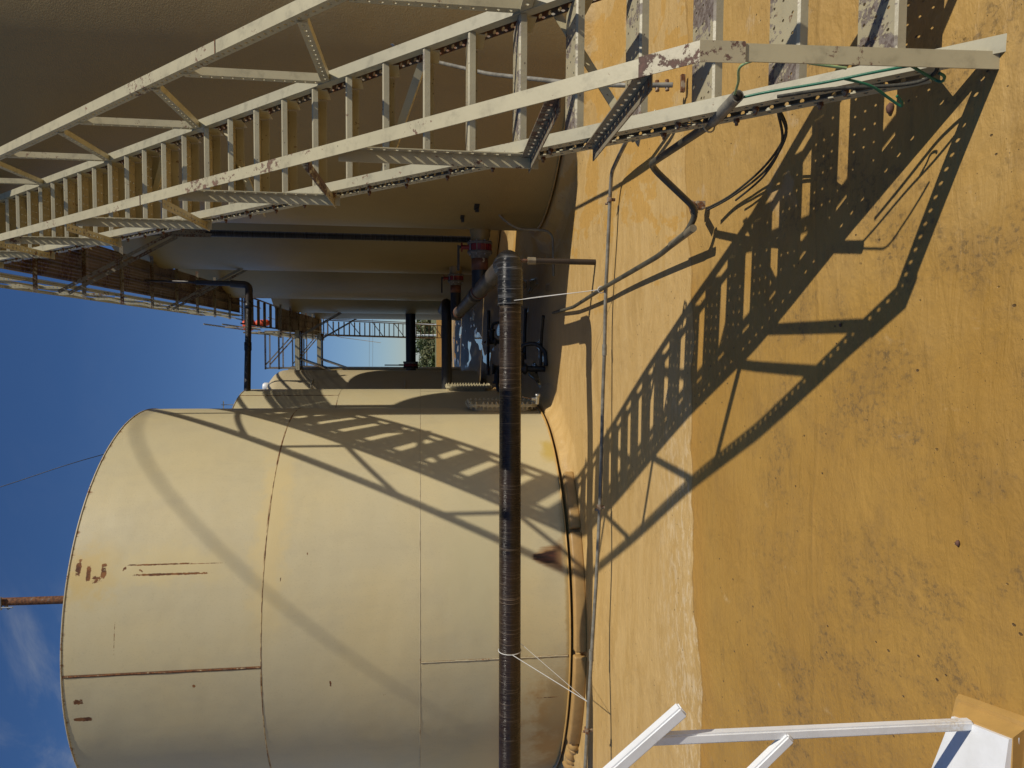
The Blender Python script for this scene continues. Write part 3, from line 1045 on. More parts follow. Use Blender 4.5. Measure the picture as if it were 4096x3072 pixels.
def handrail(x, side):
    """side -1: outer rail; posts and struts are slotted angle"""
    a = MB()
    xo = x - .045 if side < 0 else x - .045
    if side < 0:
        p, q = SP(xo + .056, .10, 0, RH), SP(xo + .056, S_TOP + .1, 0, RH)
        a.angle(p, q, -EX, -N, .056, .060, .005, 0, .055, .0105)
        # bent-down end that comes back to the foot of the stringer
        a.angle((xo + .056, Y0 + .10, SL * .10 + RH), (xo + .054, Y0 + .03, .004), -EX, (0, 1, 0), .052, .060, .005, 0, .055, .0105)
    else:
        a.angle(SP(xo, .115, 0, RH), SP(xo, S_TOP + .1, 0, RH), EX, -N, .066, .055, .005, 0, .055, .010)
        a.angle((xo, Y0 + .10, SL * .10 + RH - .01), (xo, Y0 - .035, .004), EX, (0, 1, 0), .060, .055, .005, 0, .055, .010)
    hr = a.build('handrail', m['cream'], stair)
    for s0 in ([.10, 2.62, 4.9] if side < 0 else [2.0, 4.35]):
        b = MB()
        c0 = SP(xo - .003 if side < 0 else xo - .002, s0, .0022, RH)
        b.slab(c0, U, EX, N, .20 if s0 < 1 else .006, .062 if side < 0 else .070, .003 if s0 < 1 else .0015)
        if s0 < 1:
            kn = V((xo - .003, Y0 + .10, SL * .10 + RH))
            dn = (V((xo, Y0 + .03, .004)) - V((xo, Y0 + .10, SL * .10 + RH))).normalized()
            fr = V((0, -1, 0)) - dn * V((0, -1, 0)).dot(dn)
            fr.normalize()
            b.slab(kn + fr * .0022 + V((0, 0, .004)), dn, EX, fr, .135, .062, .003)
        b.build('splice_plate' if s0 < 1 else 'splice_joint', m['cream_worn'] if s0 < 1 else m['rust'], hr)
    zt = RH - .006
    for k in range(6):
        sj = 1.31 + 1.02 * k
        if side < 0:
            b = MB()
            z0 = SL * sj - .10
            b.angle((x - .0065, Y0 + sj + .025, z0), (x - .0065, Y0 + sj + .025, SL * (sj + .025) + zt - .035), (0, -1, 0), (-1, 0, 0), .046, .058, .005, .055, 0, .0095, 1.25)
            b.build('post', m['cream'], hr)
        else:
            b = MB()
            b.angle((xo - .0065, Y0 + sj - .025, SL * sj - .05), (xo - .0065, Y0 + sj - .025, SL * (sj - .025) + zt - .035), (1, 0, 0), (0, 1, 0), .045, .045, .005, 0, .055, .0085)
            b.build('post', m['cream'], hr)
    js = [1.31 + 1.02 * k for k in range(6)]
    if side < 0:
        js = [1.06] + js
    for sj in js:
        b = MB()
        zj = SL * sj - .045
        sr = (zj + .05 - RH + .035) / SL - .02
        if side < 0:
            b.angle((x - .012, Y0 + sj + .09, zj - .025), (x - .012, Y0 + sr + .03, zj + .0), (0, 0, 1), (-1, 0, 0), .048, .055, .005, .055, .055, .0085, 1.2)
        else:
            b.angle((xo - .012, Y0 + sj + .06, zj - .01), (xo - .012, Y0 + sr + .03, zj + .0), (0, 0, 1), (1, 0, 0), .050, .040, .005, .055, 0, .0085)
        ob = b.build('strut', m['cream_dark'] if side < 0 and sj < 1.4 else m['cream_worn'] if side < 0 and sj > 2 and sj < 2.5 else m['cream'], hr)
    return hr


hl = handrail(XL, -1)
hrr = handrail(XR, 1)
for lo, hi in ((.93, 1.24), (2.10, 1.83), (2.95, 3.26), (4.15, 3.85), (4.95, 5.25), (6.15, 5.85)):
    b = MB()
    b.angle(SP(XL + .01, lo, -.170), SP(XR, hi, -.170), (0, 1, 0), N, .055, .04, .005, .06, 0, .011)
    b.build('cross_brace', m['cream'], stair)

# ------------------------------------------------------------------ catwalks
def catwalk(label, x0, x1, y0, y1, z, step=1.45, brackets=(), rail_both=False, wall_side=1):
    t = thing('catwalk', label, 'catwalk', (0, 0, 0))
    yy = y0
    n = max(1, round((y1 - y0) / 3.0))
    for i in range(n):
        a = MB()
        ya, yb = y0 + (y1 - y0) * i / n + .004, y0 + (y1 - y0) * (i + 1) / n - .004
        w_ = (x1 - x0) / 3
        for k in range(3):
            xa = x0 + w_ * k
            a.perf((xa + .002, ya, z), (0, 1, 0), (1, 0, 0), (0, 0, 1), yb - ya, w_ - .004, int((yb - ya) / .062), 4, .0082, .0082, .004)
            a.slab((xa + .003, ya, z - .045), (0, 1, 0), (1, 0, 0), (0, 0, 1), yb - ya, .003, .0448)
            a.slab((xa + w_ - .006, ya, z - .045), (0, 1, 0), (1, 0, 0), (0, 0, 1), yb - ya, .003, .0448)
        a.build('deck_panel', m['deck'], t)
    k = max(2, round((y1 - y0) / step))
    rails = MB()
    for i in range(k + 1):
        y = y0 + .03 + (y1 - y0 - .06) * i / k
        b = MB()
        b.angle((x0 - .24, y, z - .052), (x1 + .10, y, z - .052), (0, 1, 0), (0, 0, -1), .06, .06, .005, .055, .055)
        b.build('joist', m['cream_dark'], t)
        for xr, sg in ([(x0 - .05, -1)] + ([(x1 + .04, 1)] if rail_both else [])):
            c = MB()
            c.angle((xr, y, z - .05), (xr, y, z + 1.05), (0, 1, 0), (sg, 0, 0), .05, .045, .005, .055, .055)
            if sg < 0:
                c.angle((x0 - .22, y + .02, z - .05), (xr - .01, y + .02, z + .62), (0, 1, 0), (1, 0, 0), .04, .04, .005, .055, .055)
            c.build('post', m['cream'], t)
    for xr, sg in ([(x0 - .05, -1)] + ([(x1 + .04, 1)] if rail_both else [])):
        for hz, wd in ((1.06, .055), (.56, .045), (.03, .09)):
            c = MB()
            c.angle((xr + sg * .006, y0, z + hz), (xr + sg * .006, y1, z + hz), (0, 0, -1), (sg, 0, 0), wd, .045, .005, .055, .055)
            c.build('toe_board' if hz < .1 else 'rail', m['cream'], t)
    for (yb, dy) in brackets:
        b = MB()
        for d in (0, dy):
            y = yb + d
            b.angle((x1 + .06, y, z - .06), (x1 + .06, y, z - 2.15), (0, 1, 0), (-1, 0, 0), .06, .06, .005, .06, .06)
            b.angle((x0 - .18, y + .01, z - .11), (x1 + .02, y + .01, z - 1.65), (0, 1, 0), (0, 0, -1), .05, .05, .005, .06, .06)
        b.build('wall_bracket', m['cream_dark'], t)
    return t


CW1 = catwalk('upper rusty catwalk of perforated decking high along the right row of tanks', .95, 1.62, 9.02, 21.9, 7.0, 1.45, ((15.4, .35), (11.0, .3)))
CW2 = catwalk('lower rusty catwalk beyond the short steps, beside the orange bundle', .48, 1.20, 23.35, 33.5, 6.2, 1.7, ((26.0, .35), (32.0, .3)))
st2 = thing('catwalk_steps', 'short flight of dark steps joining the upper catwalk to the lower one', 'steps')
for xs_, sx in ((.62, .50), (1.50, 1.18)):
    MB().angle((xs_, 21.85, 6.98), (sx, 23.38, 6.18), (0, 0, -1), (1, 0, 0), .11, .05, .006, 0, 0).build('stringer', m['cream_dark'], st2)
    for (ya, za, yb, zb_) in ((21.85, 8.02, 23.38, 7.25), (21.85, 7.50, 23.38, 6.74)):
        MB().angle((xs_ - .03, ya, za), (sx - .03, yb, zb_), (0, 0, -1), (1, 0, 0), .05, .045, .005, 0, .06).build('handrail', m['cream'], st2)
for i in range(6):
    f_ = (i + .5) / 6
    MB().box(.64 - .12 * f_, 1.48 - .30 * f_, 21.88 + 1.45 * f_, 22.10 + 1.45 * f_, 6.93 - .78 * f_, 6.97 - .78 * f_).build('tread', m['deck'], st2)
for k in range(2):
    MB().bar((.55, 22.2 + .6 * k, 6.75 - .35 * k), (.55, 22.6 + .6 * k, 7.6 - .3 * k), .04, .04).build('brace', m['cream_dark'], st2)


def crosswalk(label, y0, y1, x0, x1, z):
    t = thing('crosswalk', label, 'walkway')
    n = int((x1 - x0) / .06)
    a = MB()
    a.perf((x0, y0, z), (1, 0, 0), (0, 1, 0), (0, 0, 1), x1 - x0, y1 - y0, n, 8, .0065, .0065, .004)
    a.build('deck_panel', m['deck'], t)
    for y, sg in ((y0, -1), (y1, 1)):
        MB().angle((x0 - .05, y, z - .005), (x1 + .05, y, z - .005), (0, 0, -1), (0, -sg, 0), .15, .06, .006, .055, .055, .010).build('beam', m['cream'] if sg < 0 else m['cream_dark'], t)
        for hz in (1.05, .95, .58, .48):
            if hz in (.95, .48):
                continue
            MB().angle((x0, y, z + hz), (x1, y, z + hz), (0, 0, -1), (0, sg, 0), .055, .05, .005, .055, .055).build('rail', m['cream_dark'], t)
        for x in (x0 + .02, x1 - .02):
            MB().angle((x, y, z), (x, y, z + 1.05), (1, 0, 0), (0, sg, 0), .05, .05, .005, .055, .055).build('post', m['cream_dark'], t)
        MB().angle((x0 + .15, y, z + 1.0), (x1 - .1, y, z + .02), (0, 0, 1), (0, sg, 0), .045, .04, .005, 0, .055).build('brace', m['cream_dark'], t)
        b = MB()
        b.angle((x0 + .35, y, z - .12), (x0 - .05, y, z - 1.25), (1, 0, 0), (0, sg, 0), .055, .05, .005, .055, .055)
        b.angle((x0 - .02, y, z + .1), (x0 - .02, y, z - 1.5), (-1, 0, 0), (0, sg, 0), .05, .05, .005, .055, .055)
        b.build('support_bracket', m['cream_dark'], t)
    return t


crosswalk('nearer of the two slotted steel crosswalks, railed beyond the yellowish left tank', 26.4, 27.15, -.86, .50, 6.2)
crosswalk('farther slotted steel crosswalk seen just below the nearer one', 31.6, 32.35, -.95, .50, 6.15)

fs_ = thing('far_stair', 'thin far stair of dark rungs descending against the pale strip of sky', 'stair')
fa, fb = V((0, 34.2, 6.15)), V((0, 40.2, 0))
for x in (.50, 1.18):
    MB().angle(fa + EX * x, fb + EX * (x - .05), (0, 0, -1), (1, 0, 0), .10, .05, .006, 0, 0).build('stringer', m['cream_dark'], fs_)
    MB().bar(fa + EX * (x + (.12 if x > 1 else -.0)) + V((0, 0, .95)), fb + EX * (x + (.1 if x > 1 else -.05)) + V((0, 0, .95)), .04, .05).build('handrail', m['cream_dark'], fs_)
tr = MB().box(-.33, .33, -.11, .11, -.02, .02).build('tread', m['deck'], fs_)
for i in range(27):
    o = tr if i == 0 else tr.copy()
    if i:
        COL.objects.link(o)
        o.parent = fs_
    f_ = (i + .5) / 27
    o.location = fa.lerp(fb, f_) + V((.82, 0, 0))
for i in range(6):
    f_ = (i + .5) / 6
    p = fa.lerp(fb, f_)
    MB().bar(p + EX * .5, p + EX * 1.18 + V((0, -.5, .5)), .03, .03).build('brace', m['cream_dark'], fs_)

# ------------------------------------------------------------------ pipework
PY = 6.83


def pipe_at(x):
    """centre line of the level pipe"""
    y = 6.79 + .062 * x
    return V((x, y, 1.72 - (.1262 - .0008 * x) * y))


pl = thing('pipeline', 'thick glossy dark brown wound pipe running level across the yard to a black elbow', 'pipe')
MB().tube([pipe_at(-7.5 + .5 * i) for i in range(16)] + [pipe_at(.56)], .104, 40).build('pipe', m['pipe'], pl)
pe = pipe_at(.84)
e1 = fillet([pipe_at(.40), pe, pe + V((-.006, .46, .003))], .21, 16)
MB().tube(e1, .120, 40).build('elbow', m['elbow'], pl)
hd = [pe + V((-.006, .43, .003)), V((.79, 9.5, .90)), V((.68, 14.5, .955)), V((.665, 15.0, .96))]
MB().tube(hd, .103, 32).build('branch_pipe', m['pipe_y'], pl)
for y, rr, ln in ((9.9, .116, .10), (10.25, .112, .5), (14.2, .118, .12), (14.75, .124, .28)):
    x = .79 + (y - 9.5) / 5 * (-.11)
    z = .90 + (y - 9.5) / 5 * .055
    MB().lathe((x, y, z), (-.022, 1, .011), [(.10, 0), (rr, 0), (rr, ln), (.10, ln)], 32).build('coupling', m['coupling'] if ln < .15 else m['pipe_y'], pl)

sp_ = MB()
sp_.tube([(.845, 6.93, -.01), (.845, 6.93, .66)], .029, 14)
o = sp_.build('pipe_support', m['brown_pipe'])
tag(o, 'slim brown upright holding up the black elbow of the level pipe', 'support')
MB().tube([(.845, 6.93, .60), (.845, 6.93, .68)], .036, 8, True, False).build('coupling', m['galv_tan'], o)
MB().tube([(.845, 6.93, .68), (.845, 6.93, .765)], .017, 8).build('screw_rod', m['rust'], o)


def text_mesh(name, txt, size, mat, parent, mw):
    cu = bpy.data.curves.new(name, 'FONT')
    cu.body = txt
    cu.size = size
    cu.extrude = .0006
    ob = bpy.data.objects.new(name, cu)
    COL.objects.link(ob)
    bpy.context.view_layer.update()
    dg = bpy.context.evaluated_depsgraph_get()
    me = bpy.data.meshes.new_from_object(ob.evaluated_get(dg))
    bpy.data.objects.remove(ob)
    me.materials.clear()
    me.materials.append(mat)
    o2 = bpy.data.objects.new(name, me)
    COL.objects.link(o2)
    o2.parent = parent
    o2.matrix_world = mw
    return o2


def nozzle_valve(label, y, z, x_wall, x_end, text=None, group=None):
    t = thing('valve_assembly', label, 'valve', (0, 0, 0), group)
    ax = V((-1, 0, 0))
    xw = x_wall
    o = lambda x: V((x, y, z))
    MB().lathe(o(xw + .12), ax, [(.145, 0), (.145, .05), (.125, .12), (.122, .22)], 28).build('nozzle', m['tank_shaded'], t)
    fl = MB()
    fl.lathe(o(xw - .09), ax, [(.0, 0), (.165, 0), (.172, .012), (.165, .034), (.0, .034)], 28)
    fl.lathe(o(xw - .215), ax, [(.0, 0), (.168, 0), (.168, .034), (.125, .05), (.12, .10), (.0, .10)], 28)
    fl.build('flange', m['greyflange'], t)
    v = MB()
    prof = 16
    for k in range(prof):
        a0, a1 = 2 * PI * k / prof, 2 * PI * (k + 1) / prof
        rr = .160 if k % 2 == 0 else .140
        vs_ = []
        for xx in (xw - .128, xw - .212):
            for a in (a0, a1):
                vs_ += [(xx, y + .10 * math.cos(a), z + .10 * math.sin(a)), (xx, y + rr * math.cos(a), z + rr * math.sin(a))]
        v.hexa([vs_[0], vs_[1], vs_[3], vs_[2], vs_[4], vs_[5], vs_[7], vs_[6]])
    v.tube([(xw - .17, y - .02, z + .13), (xw - .17, y - .02, z + .235)], .030, 12)
    v.lathe((xw - .17, y - .02, z + .235), (0, 0, 1), [(0, 0), (.062, 0), (.062, .020), (0, .020)], 4, smooth=False)
    vb = v.build('valve_body', m['red'], t)
    h = MB()
    h.tube([(xw - .17, y - .02, z + .25), (xw - .17, y - .02, z + .30)], .018, 8)
    h.box(xw - .48, xw - .145, y - .045, y - .005, z + .275, z + .305)
    h.build('lever', m['blackmetal'], t)
    b = MB()
    for k in range(8):
        a = 2 * PI * (k + .5) / 8
        b.tube([(xw - .075, y + .145 * math.cos(a), z + .145 * math.sin(a)), (xw - .27, y + .145 * math.cos(a), z + .145 * math.sin(a))], .010, 6, True, False)
        b.build('bolt', m['zinc'], t)
        b = MB()
    c = MB()
    c.lathe(o(xw - .31), ax, [(.0, 0), (.112, 0), (.112, .16), (.0, .16)], 28)
    cp = c.build('coupling', m['coupling'], t)
    if text:
        # stencilled figure on the camera side of the coupling
        mw = Matrix.Translation(V((xw - .37, y - .1135, z - .02))) @ Matrix(((1, 0, 0, 0), (0, 0, -1, 0), (0, 1, 0, 0), (0, 0, 0, 1))) @ Matrix.Rotation(-PI / 2, 4, 'Z')
        text_mesh('number', text, .075, m['tie'], cp, mw)
    MB().tube([o(xw - .46), o(x_end)], .108, 28).build('hose', m['black'], t)
    return t


nozzle_valve('red bodied valve on the nearest shaded tank, beside the black elbow', 9.62, .925, 1.50, .80, '3', 'red valves on the right row')
nozzle_valve('second red valve, behind the branch pipe at the tank with the riser', 15.02, .985, 1.60, .68, None, 'red valves on the right row')

tp = thing('transfer_pipe', 'dark level pipe crossing low between the tank rows behind the branch pipe', 'pipe')
MB().tube(fillet([(.93, 18.5, 1.16), (.93, 15.25, 1.165), (-1.05, 15.25, 1.16)], .22, 8), .110, 24).build('pipe', m['black'], tp)
ep = thing('equalizing_pipe', 'thick black flanged pipe bridging the rows above the horizon, red valve at its left end', 'pipe')
MB().tube([(1.72, 26.2, 2.08), (-1.0, 26.2, 2.06)], .18, 24).build('pipe', m['black'], ep)
for x, mm_ in ((1.28, m['blackmetal']), (-.62, m['greyflange']), (-.80, m['blackmetal'])):
    MB().lathe((x, 26.2, 2.07), (1, 0, 0), [(.17, 0), (.27, 0), (.27, .07), (.17, .07)], 24).build('flange', mm_, ep)
MB().lathe((-.725, 26.2, 2.065), (1, 0, 0), [(.17, 0), (.26, 0), (.26, .10), (.17, .10)], 24).build('valve_body', m['red'], ep)
h = MB()
h.tube([(-.68, 26.2, 2.3), (-.68, 26.2, 2.50)], .03, 8)
h.box(-.70, -.66, 26.0, 26.06, 2.45, 3.0)
h.build('lever', m['blackmetal'], ep)

# vent
vp = thing('vent_pipe', 'brown vent pipe leaving the second cream tank roof and turning up at an elbow', 'pipe')
MB().tube([(-1.05, 14.15, 5.02), (.98, 14.40, 5.02)], [.064, .054], 20).build('pipe', m['pipe_v'], vp)
MB().tube(fillet([(.86, 14.40, 5.02), (1.17, 14.42, 5.02), (1.19, 14.42, 5.36)], .10, 8), .070, 20).build('elbow', m['brown_pipe'], vp)
MB().tube([(1.19, 14.42, 5.3), (1.205, 14.42, 6.0), (1.21, 14.42, 6.02), (1.22, 14.42, 6.93)], [.050, .046, .024, .022], 16).build('riser', m['brown_pipe'], vp)
MB().lathe((.72, 14.37, 5.02), (1, 0, 0), [(.05, 0), (.070, 0), (.070, .10), (.05, .10)], 20).build('clamp', m['black'], vp)
MB().lathe((-.1, 14.27, 5.02), (1, 0, 0), [(.05, 0), (.068, 0), (.068, .16), (.05, .16)], 20).build('clamp', m['black'], vp)

rp = thing('riser_pipe', 'tall glossy black upright pipe between the two nearest shaded tanks', 'pipe')
MB().tube([(1.785, 11.95, .8), (1.775, 11.95, 7.25)], .054, 24).build('pipe', m['pipe_v'], rp)
MB().tube(fillet([(1.785, 11.95, .85), (1.785, 11.95, .62), (2.6, 12.2, .60)], .12), .060, 20).build('elbow', m['black'], rp)

# ------------------------------------------------------------------ conduits
ga = thing('conduit_run', 'long thin level conduit on clamps crossing the yard in front of the nearest tank', 'conduit')
A_ = [(-6.5, 5.75, .42), (-3.725, 5.982, .27), (-3.046, 6.051, .222), (-2.507, 6.101, .183), (-2.10, 6.143, .150), (-1.458, 6.2, .112), (-.98, 6.224, .097), (-.425, 6.236, .088), (0, 6.2, .087),
      (.51, 6.168, .092), (.807, 6.15, .085), (1.306, 6.111, .080), (1.50, 6.02, .095), (1.545, 5.6, .14), (1.57, 5.2, .185)]
MB().tube(fillet([V(p) for p in A_], .08, 3) + [V((1.72, 4.62, .26))], .0165, 12).build('pipe', m['galv'], ga)
for (x, y, z) in ((1.29, 6.112, .08), (-1.44, 6.2, .113), (-3.40, 6.014, .246)):
    b = MB()
    b.box(x - .022, x + .022, y - .026, y + .026, z - .004, z + .021)
    b.tube([(x - .03, y + .012, z - .014), (x - .03, y + .04, z + .03)], .010, 8)
    b.box(x - .012, x + .012, y - .012, y + .012, z - .045, z - .010)
    b.build('clamp', m['rustclamp'], ga)
for (x, y, z) in ((-.02, 6.2, .088), (-2.75, 6.08, .203)):
    MB().tube([(x - .05, y, z), (x + .05, y, z)], .0215, 12).build('coupling', m['galv'], ga)

gb = thing('bent_conduit', 'grey zigzag conduit with an open end tied to the stair stringer, green wire inside', 'conduit')
Bp = [(.875, 2.40, .63), (.885, 2.72, .585), (1.03, 3.93, .44), (.80, 4.02, .115), (.687, 4.109, .145), (.625, 4.704, .115), (.519, 6.20, .125), (.442, 7.646, .06), (.44, 9.0, .03)]
MB().tube(fillet([V(p) for p in Bp], .10, 8), .0185, 16).build('pipe', m['tarred_shaded'], gb)
MB().tube([(.872, 2.385, .632), (.884, 2.70, .588)], .0215, 16).build('sleeve', m['galv'], gb)
b = MB()
b.box(.84, .885, 4.14, 4.20, .02, .075)
b.tube([(.80, 4.06, .12), (.87, 4.16, .10)], .024, 8)
b.build('clamp', m['rustclamp'], gb)
MB().tube([(.70, 4.02, .14), (.66, 4.42, .128)], .0225, 12).build('coupling', m['galv_tan'], gb)
MB().lathe((.871, 2.377, .633), (.03, .99, -.14), [(.0, .004), (.016, .004), (.016, .05)], 14).build('bore', m['gap'], gb)

gc = thing('tank_conduit', 'grey conduit sloping behind the stair from a hooded cap to a rusty floor clamp', 'conduit')
Cp = [(3.02, 7.32, 1.95), (2.87, 7.28, 1.76), (2.3, 6.1, 1.15), (1.852, 5.0, .62), (1.72, 4.62, .34), (1.70, 4.52, .10)]
MB().tube(fillet([V(p) for p in Cp], .14, 6), .0165, 14).build('pipe', m['galv'], gc)
MB().box(1.66, 1.77, 4.51, 4.535, .02, .045).build('strut_channel', m['rustclamp'], gc)
b = MB()
b.tube([(1.67, 4.54, .13), (1.74, 4.55, .13)], .014, 8)
b.tube([(1.67, 4.56, .19), (1.74, 4.57, .19)], .014, 8)
b.build('clamp', m['rustclamp'], gc)
hc = MB()
hc.lathe((3.02, 7.30, 1.93), (0, 0, 1), [(.0, -.06), (.055, -.06), (.075, -.03), (.075, .10), (.088, .10), (.088, .135), (.0, .14)], 20)
hc.tube([(3.02, 7.3, 1.95), (2.93, 7.22, 1.99)], .03, 10)
hc.build('cap', m['zinc'], gc)

gd = MB()
gd.tube(fillet([(1.80, 8.60, .88), (1.73, 8.85, .80), (1.60, 8.80, .74), (1.45, 8.75, .55), (1.44, 8.72, .10), (.9, 8.9, .05)], .14, 6), .015, 10)
tag(gd.build('shell_conduit', m['galv_tan']), 'thin tan coated conduit bending off the foot of the nearest shaded tank', 'conduit')

for lb, (x, y, z), s in (('small dark bracket plate bolted low on the shaded tank near the red valve', (1.62, 8.90, 1.18), 1.0), ('second small dark bracket, farther right on the shaded tank wall', (1.70, 8.62, 1.02), 1.15)):
    b = MB()
    n_ = (V((x, y, 0)) - V((3.92, 9.36, 0))).normalized()
    tt = V((-n_.y, n_.x, 0))
    c0 = V((3.92, 9.36, z)) + n_ * 2.363
    b.slab(c0 - tt * .06 * s, tt, (0, 0, 1), n_, .12 * s, .05 * s, .008)
    b.slab(c0 - tt * .02 * s + n_ * .008, n_, (0, 0, 1), tt, .05, .04 * s, .008)
    tag(b.build('bracket', m['blackmetal']), lb, 'bracket')
# wires at the stair foot
wire = MB()
wire.tube(bezier([(.874, 2.42, .632), (.885, 2.30, .67), (.905, 2.21, .70), (.91, 2.15, .62), (.885, 2.12, .50), (.870, 2.10, .41)], 8), .0045, 8)
tag(wire.build('looped_wire', m['palegreen']), 'faded green wire looping over the stringer from the open conduit end', 'wire')
wire = MB()
wire.tube(bezier([(.872, 2.42, .63), (.872, 2.34, .555), (.868, 2.22, .42), (.866, 2.12, .325), (.866, 2.05, .245), (.868, 2.02, .20)], 8), .0048, 8)
wire.tube(bezier([(.866, 2.17, .375), (.845, 2.16, .29), (.815, 2.17, .22), (.79, 2.17, .175), (.795, 2.15, .185), (.81, 2.14, .21)], 8), .0045, 8)
wire.tube(bezier([(.866, 2.04, .24), (.850, 2.05, .19), (.835, 2.06, .14), (.825, 2.045, .128), (.83, 2.02, .14), (.835, 2.01, .165)], 8), .0045, 8)
tag(wire.build('ground_wire', m['green']), 'bright green ground wire taped along the lower stringer with hooked ends', 'wire')
wire = MB()
wire.tube(bezier([(.868, 2.36, .50), (.862, 2.25, .37), (.845, 2.15, .22), (.840, 2.09, .165), (.85, 2.04, .155), (.872, 2.01, .17)], 8), .0062, 8)
tag(wire.build('ground_cable', m['cable']), 'black stranded cable sagging under the stringer next to the green wire', 'cable')
cb = MB()
for d in (0, .012):
    cb.tube(bezier([(.93 + d, 2.50, .42), (.915 + d, 2.62, .36), (.89 + d * 1.2, 2.86, .20), (.862 + d * 2, 3.32, .06), (.83 + d, 3.75, .03), (.80 + d, 3.98, .07)], 8), .0058, 8)
cb.tube(bezier([(.935, 2.52, .42), (.92, 2.66, .34), (.885, 2.95, .17), (.845, 3.35, .05), (.80, 3.70, .03)], 8), .0055, 8)
tag(cb.build('hanging_cable', m['cable']), 'dark twisted cables hanging from the stringer down to the conduit clamp', 'cable')
zt_ = MB()
ring = [V((.885, 2.745, .585)) + V((0.028 * math.cos(a), -.014 * math.sin(a), .03 * math.sin(a))) for a in [2 * PI * k / 16 for k in range(17)]]
zt_.tube(ring, .0035, 6)
zt_.tube(bezier([(.90, 2.76, .61), (.90, 2.80, .69), (.915, 2.80, .755), (.94, 2.77, .80)], 6), .0030, 6)
zt_.tube(bezier([(.90, 2.76, .61), (.885, 2.72, .66), (.875, 2.66, .70)], 6), .0035, 6)
tag(zt_.build('cable_tie', m['tie']), 'cream cable tie lashing the grey conduit to the stringer', 'cable tie')

# guy ropes on the level pipe
rp1 = MB()
g0 = pipe_at(-2.9)
loop = [g0 + V((0, .109 * math.cos(a), .109 * math.sin(a))) for a in [2 * PI * k / 20 for k in range(21)]]
rp1.tube(loop, .0045, 6)
rp1.tube([g0 + V((0, -.106, -.01)), (-3.16, 6.05, .235)], .0042, 6)
rp1.tube([g0 + V((.07, -.03, -.105)), (-3.16, 6.05, .235)], .0022, 6)
tag(rp1.build('guy_rope', m['rope']), 'white rope stretched from the level pipe down to the conduit by the white rail', 'rope')
rp2 = MB()
g0 = pipe_at(.44)
loop = [g0 + V((0, .109 * math.cos(a), .109 * math.sin(a))) for a in [2 * PI * k / 20 for k in range(21)]]
rp2.tube(loop, .0035, 6)
rp2.tube([g0 + V((0, -.107, -.01)), (.515, 6.20, .14)], .0032, 6)
rp2.tube(bezier([g0 + V((0, -.105, -.03)), (.47, 6.66, .66), (.49, 6.50, .45), (.505, 6.30, .24)], 6), .0022, 6)
rp2.tube([V((.515 + .03 * math.cos(a), 6.20, .125 + .03 * math.sin(a))) for a in [2 * PI * k / 12 for k in range(13)]], .004, 6)
tag(rp2.build('tie_wire', m['rope']), 'pale wire tying the level pipe near its elbow to the crossing conduits', 'wire')

# ------------------------------------------------------------------ white crossover stair
ws = thing('crossover_stair', 'white square-tube stair railing on a tan coated foot at the near left', 'railing')


def sqtube(p, q, w_=.043, up=(0, 1, 0)):
    p, q = V(p), V(q)
    bm = bmesh.new()
    a = MB().bar(p, q, w_, w_, up)
    vs_ = [bm.verts.new(x) for x in a.v]
    for f_ in a.f:
        bm.faces.new([vs_[i] for i in f_])
    bmesh.ops.recalc_face_normals(bm, faces=bm.faces)
    bmesh.ops.bevel(bm, geom=[e for e in bm.edges], offset=.005, segments=2, affect='EDGES')
    r_ = MB()
    r_.add([v.co for v in bm.verts], [[v.index for v in f_.verts] for f_ in bm.faces]) if bm.verts.index_update() is None else None
    bm.free()
    return r_


sqtube((-1.140, 1.915, .055), (-1.107, 1.893, 1.078), .030).build('post', m['white'], ws)
sqtube((-1.018, 1.880, .985), (-2.30, 1.86, 2.56), .035).build('handrail', m['white'], ws)
sqtube((-1.125, 1.890, .655), (-2.40, 1.86, 2.10), .030).build('mid_rail', m['white'], ws)
sqtube((-2.05, 1.88, 1.05), (-2.05, 1.87, 2.25), .030).build('post', m['white'], ws)
bp = MB()
bp.hexa([(-1.150, 1.985, .030), (-1.10, 1.764, .030), (-1.55, 1.775, .030), (-1.60, 2.11, .030), (-1.152, 1.983, .062), (-1.103, 1.766, .062), (-1.55, 1.775, .10), (-1.60, 2.11, .10)])
bp.build('foot_plate', m['white'], ws)
ft2 = MB()
ft2.hexa([(-1.104, 2.045, -.02), (-1.045, 1.760, -.02), (-1.60, 1.74, -.02), (-1.66, 2.16, -.02), (-1.118, 2.030, .010), (-1.060, 1.766, .010), (-1.60, 1.750, .012), (-1.66, 2.15, .012)])
ft2.hexa([(-1.128, 2.020, .008), (-1.075, 1.768, .008), (-1.60, 1.752, .008), (-1.65, 2.14, .008), (-1.146, 1.990, .052), (-1.097, 1.762, .052), (-1.60, 1.755, .052), (-1.64, 2.12, .052)])
ft2.build('footing', m['footing'], ws)
for i in range(5):
    MB().box(-1.82 - .25 * i, -1.58 - .25 * i, 1.20, 1.86, .26 + .21 * i, .30 + .21 * i).build('tread', m['white'], ws)
for y in (1.18, 1.86):
    MB().bar((-1.50, y, .08), (-2.95, y, 1.30), .03, .16, (0, 0, 1)).build('stringer', m['white'], ws)

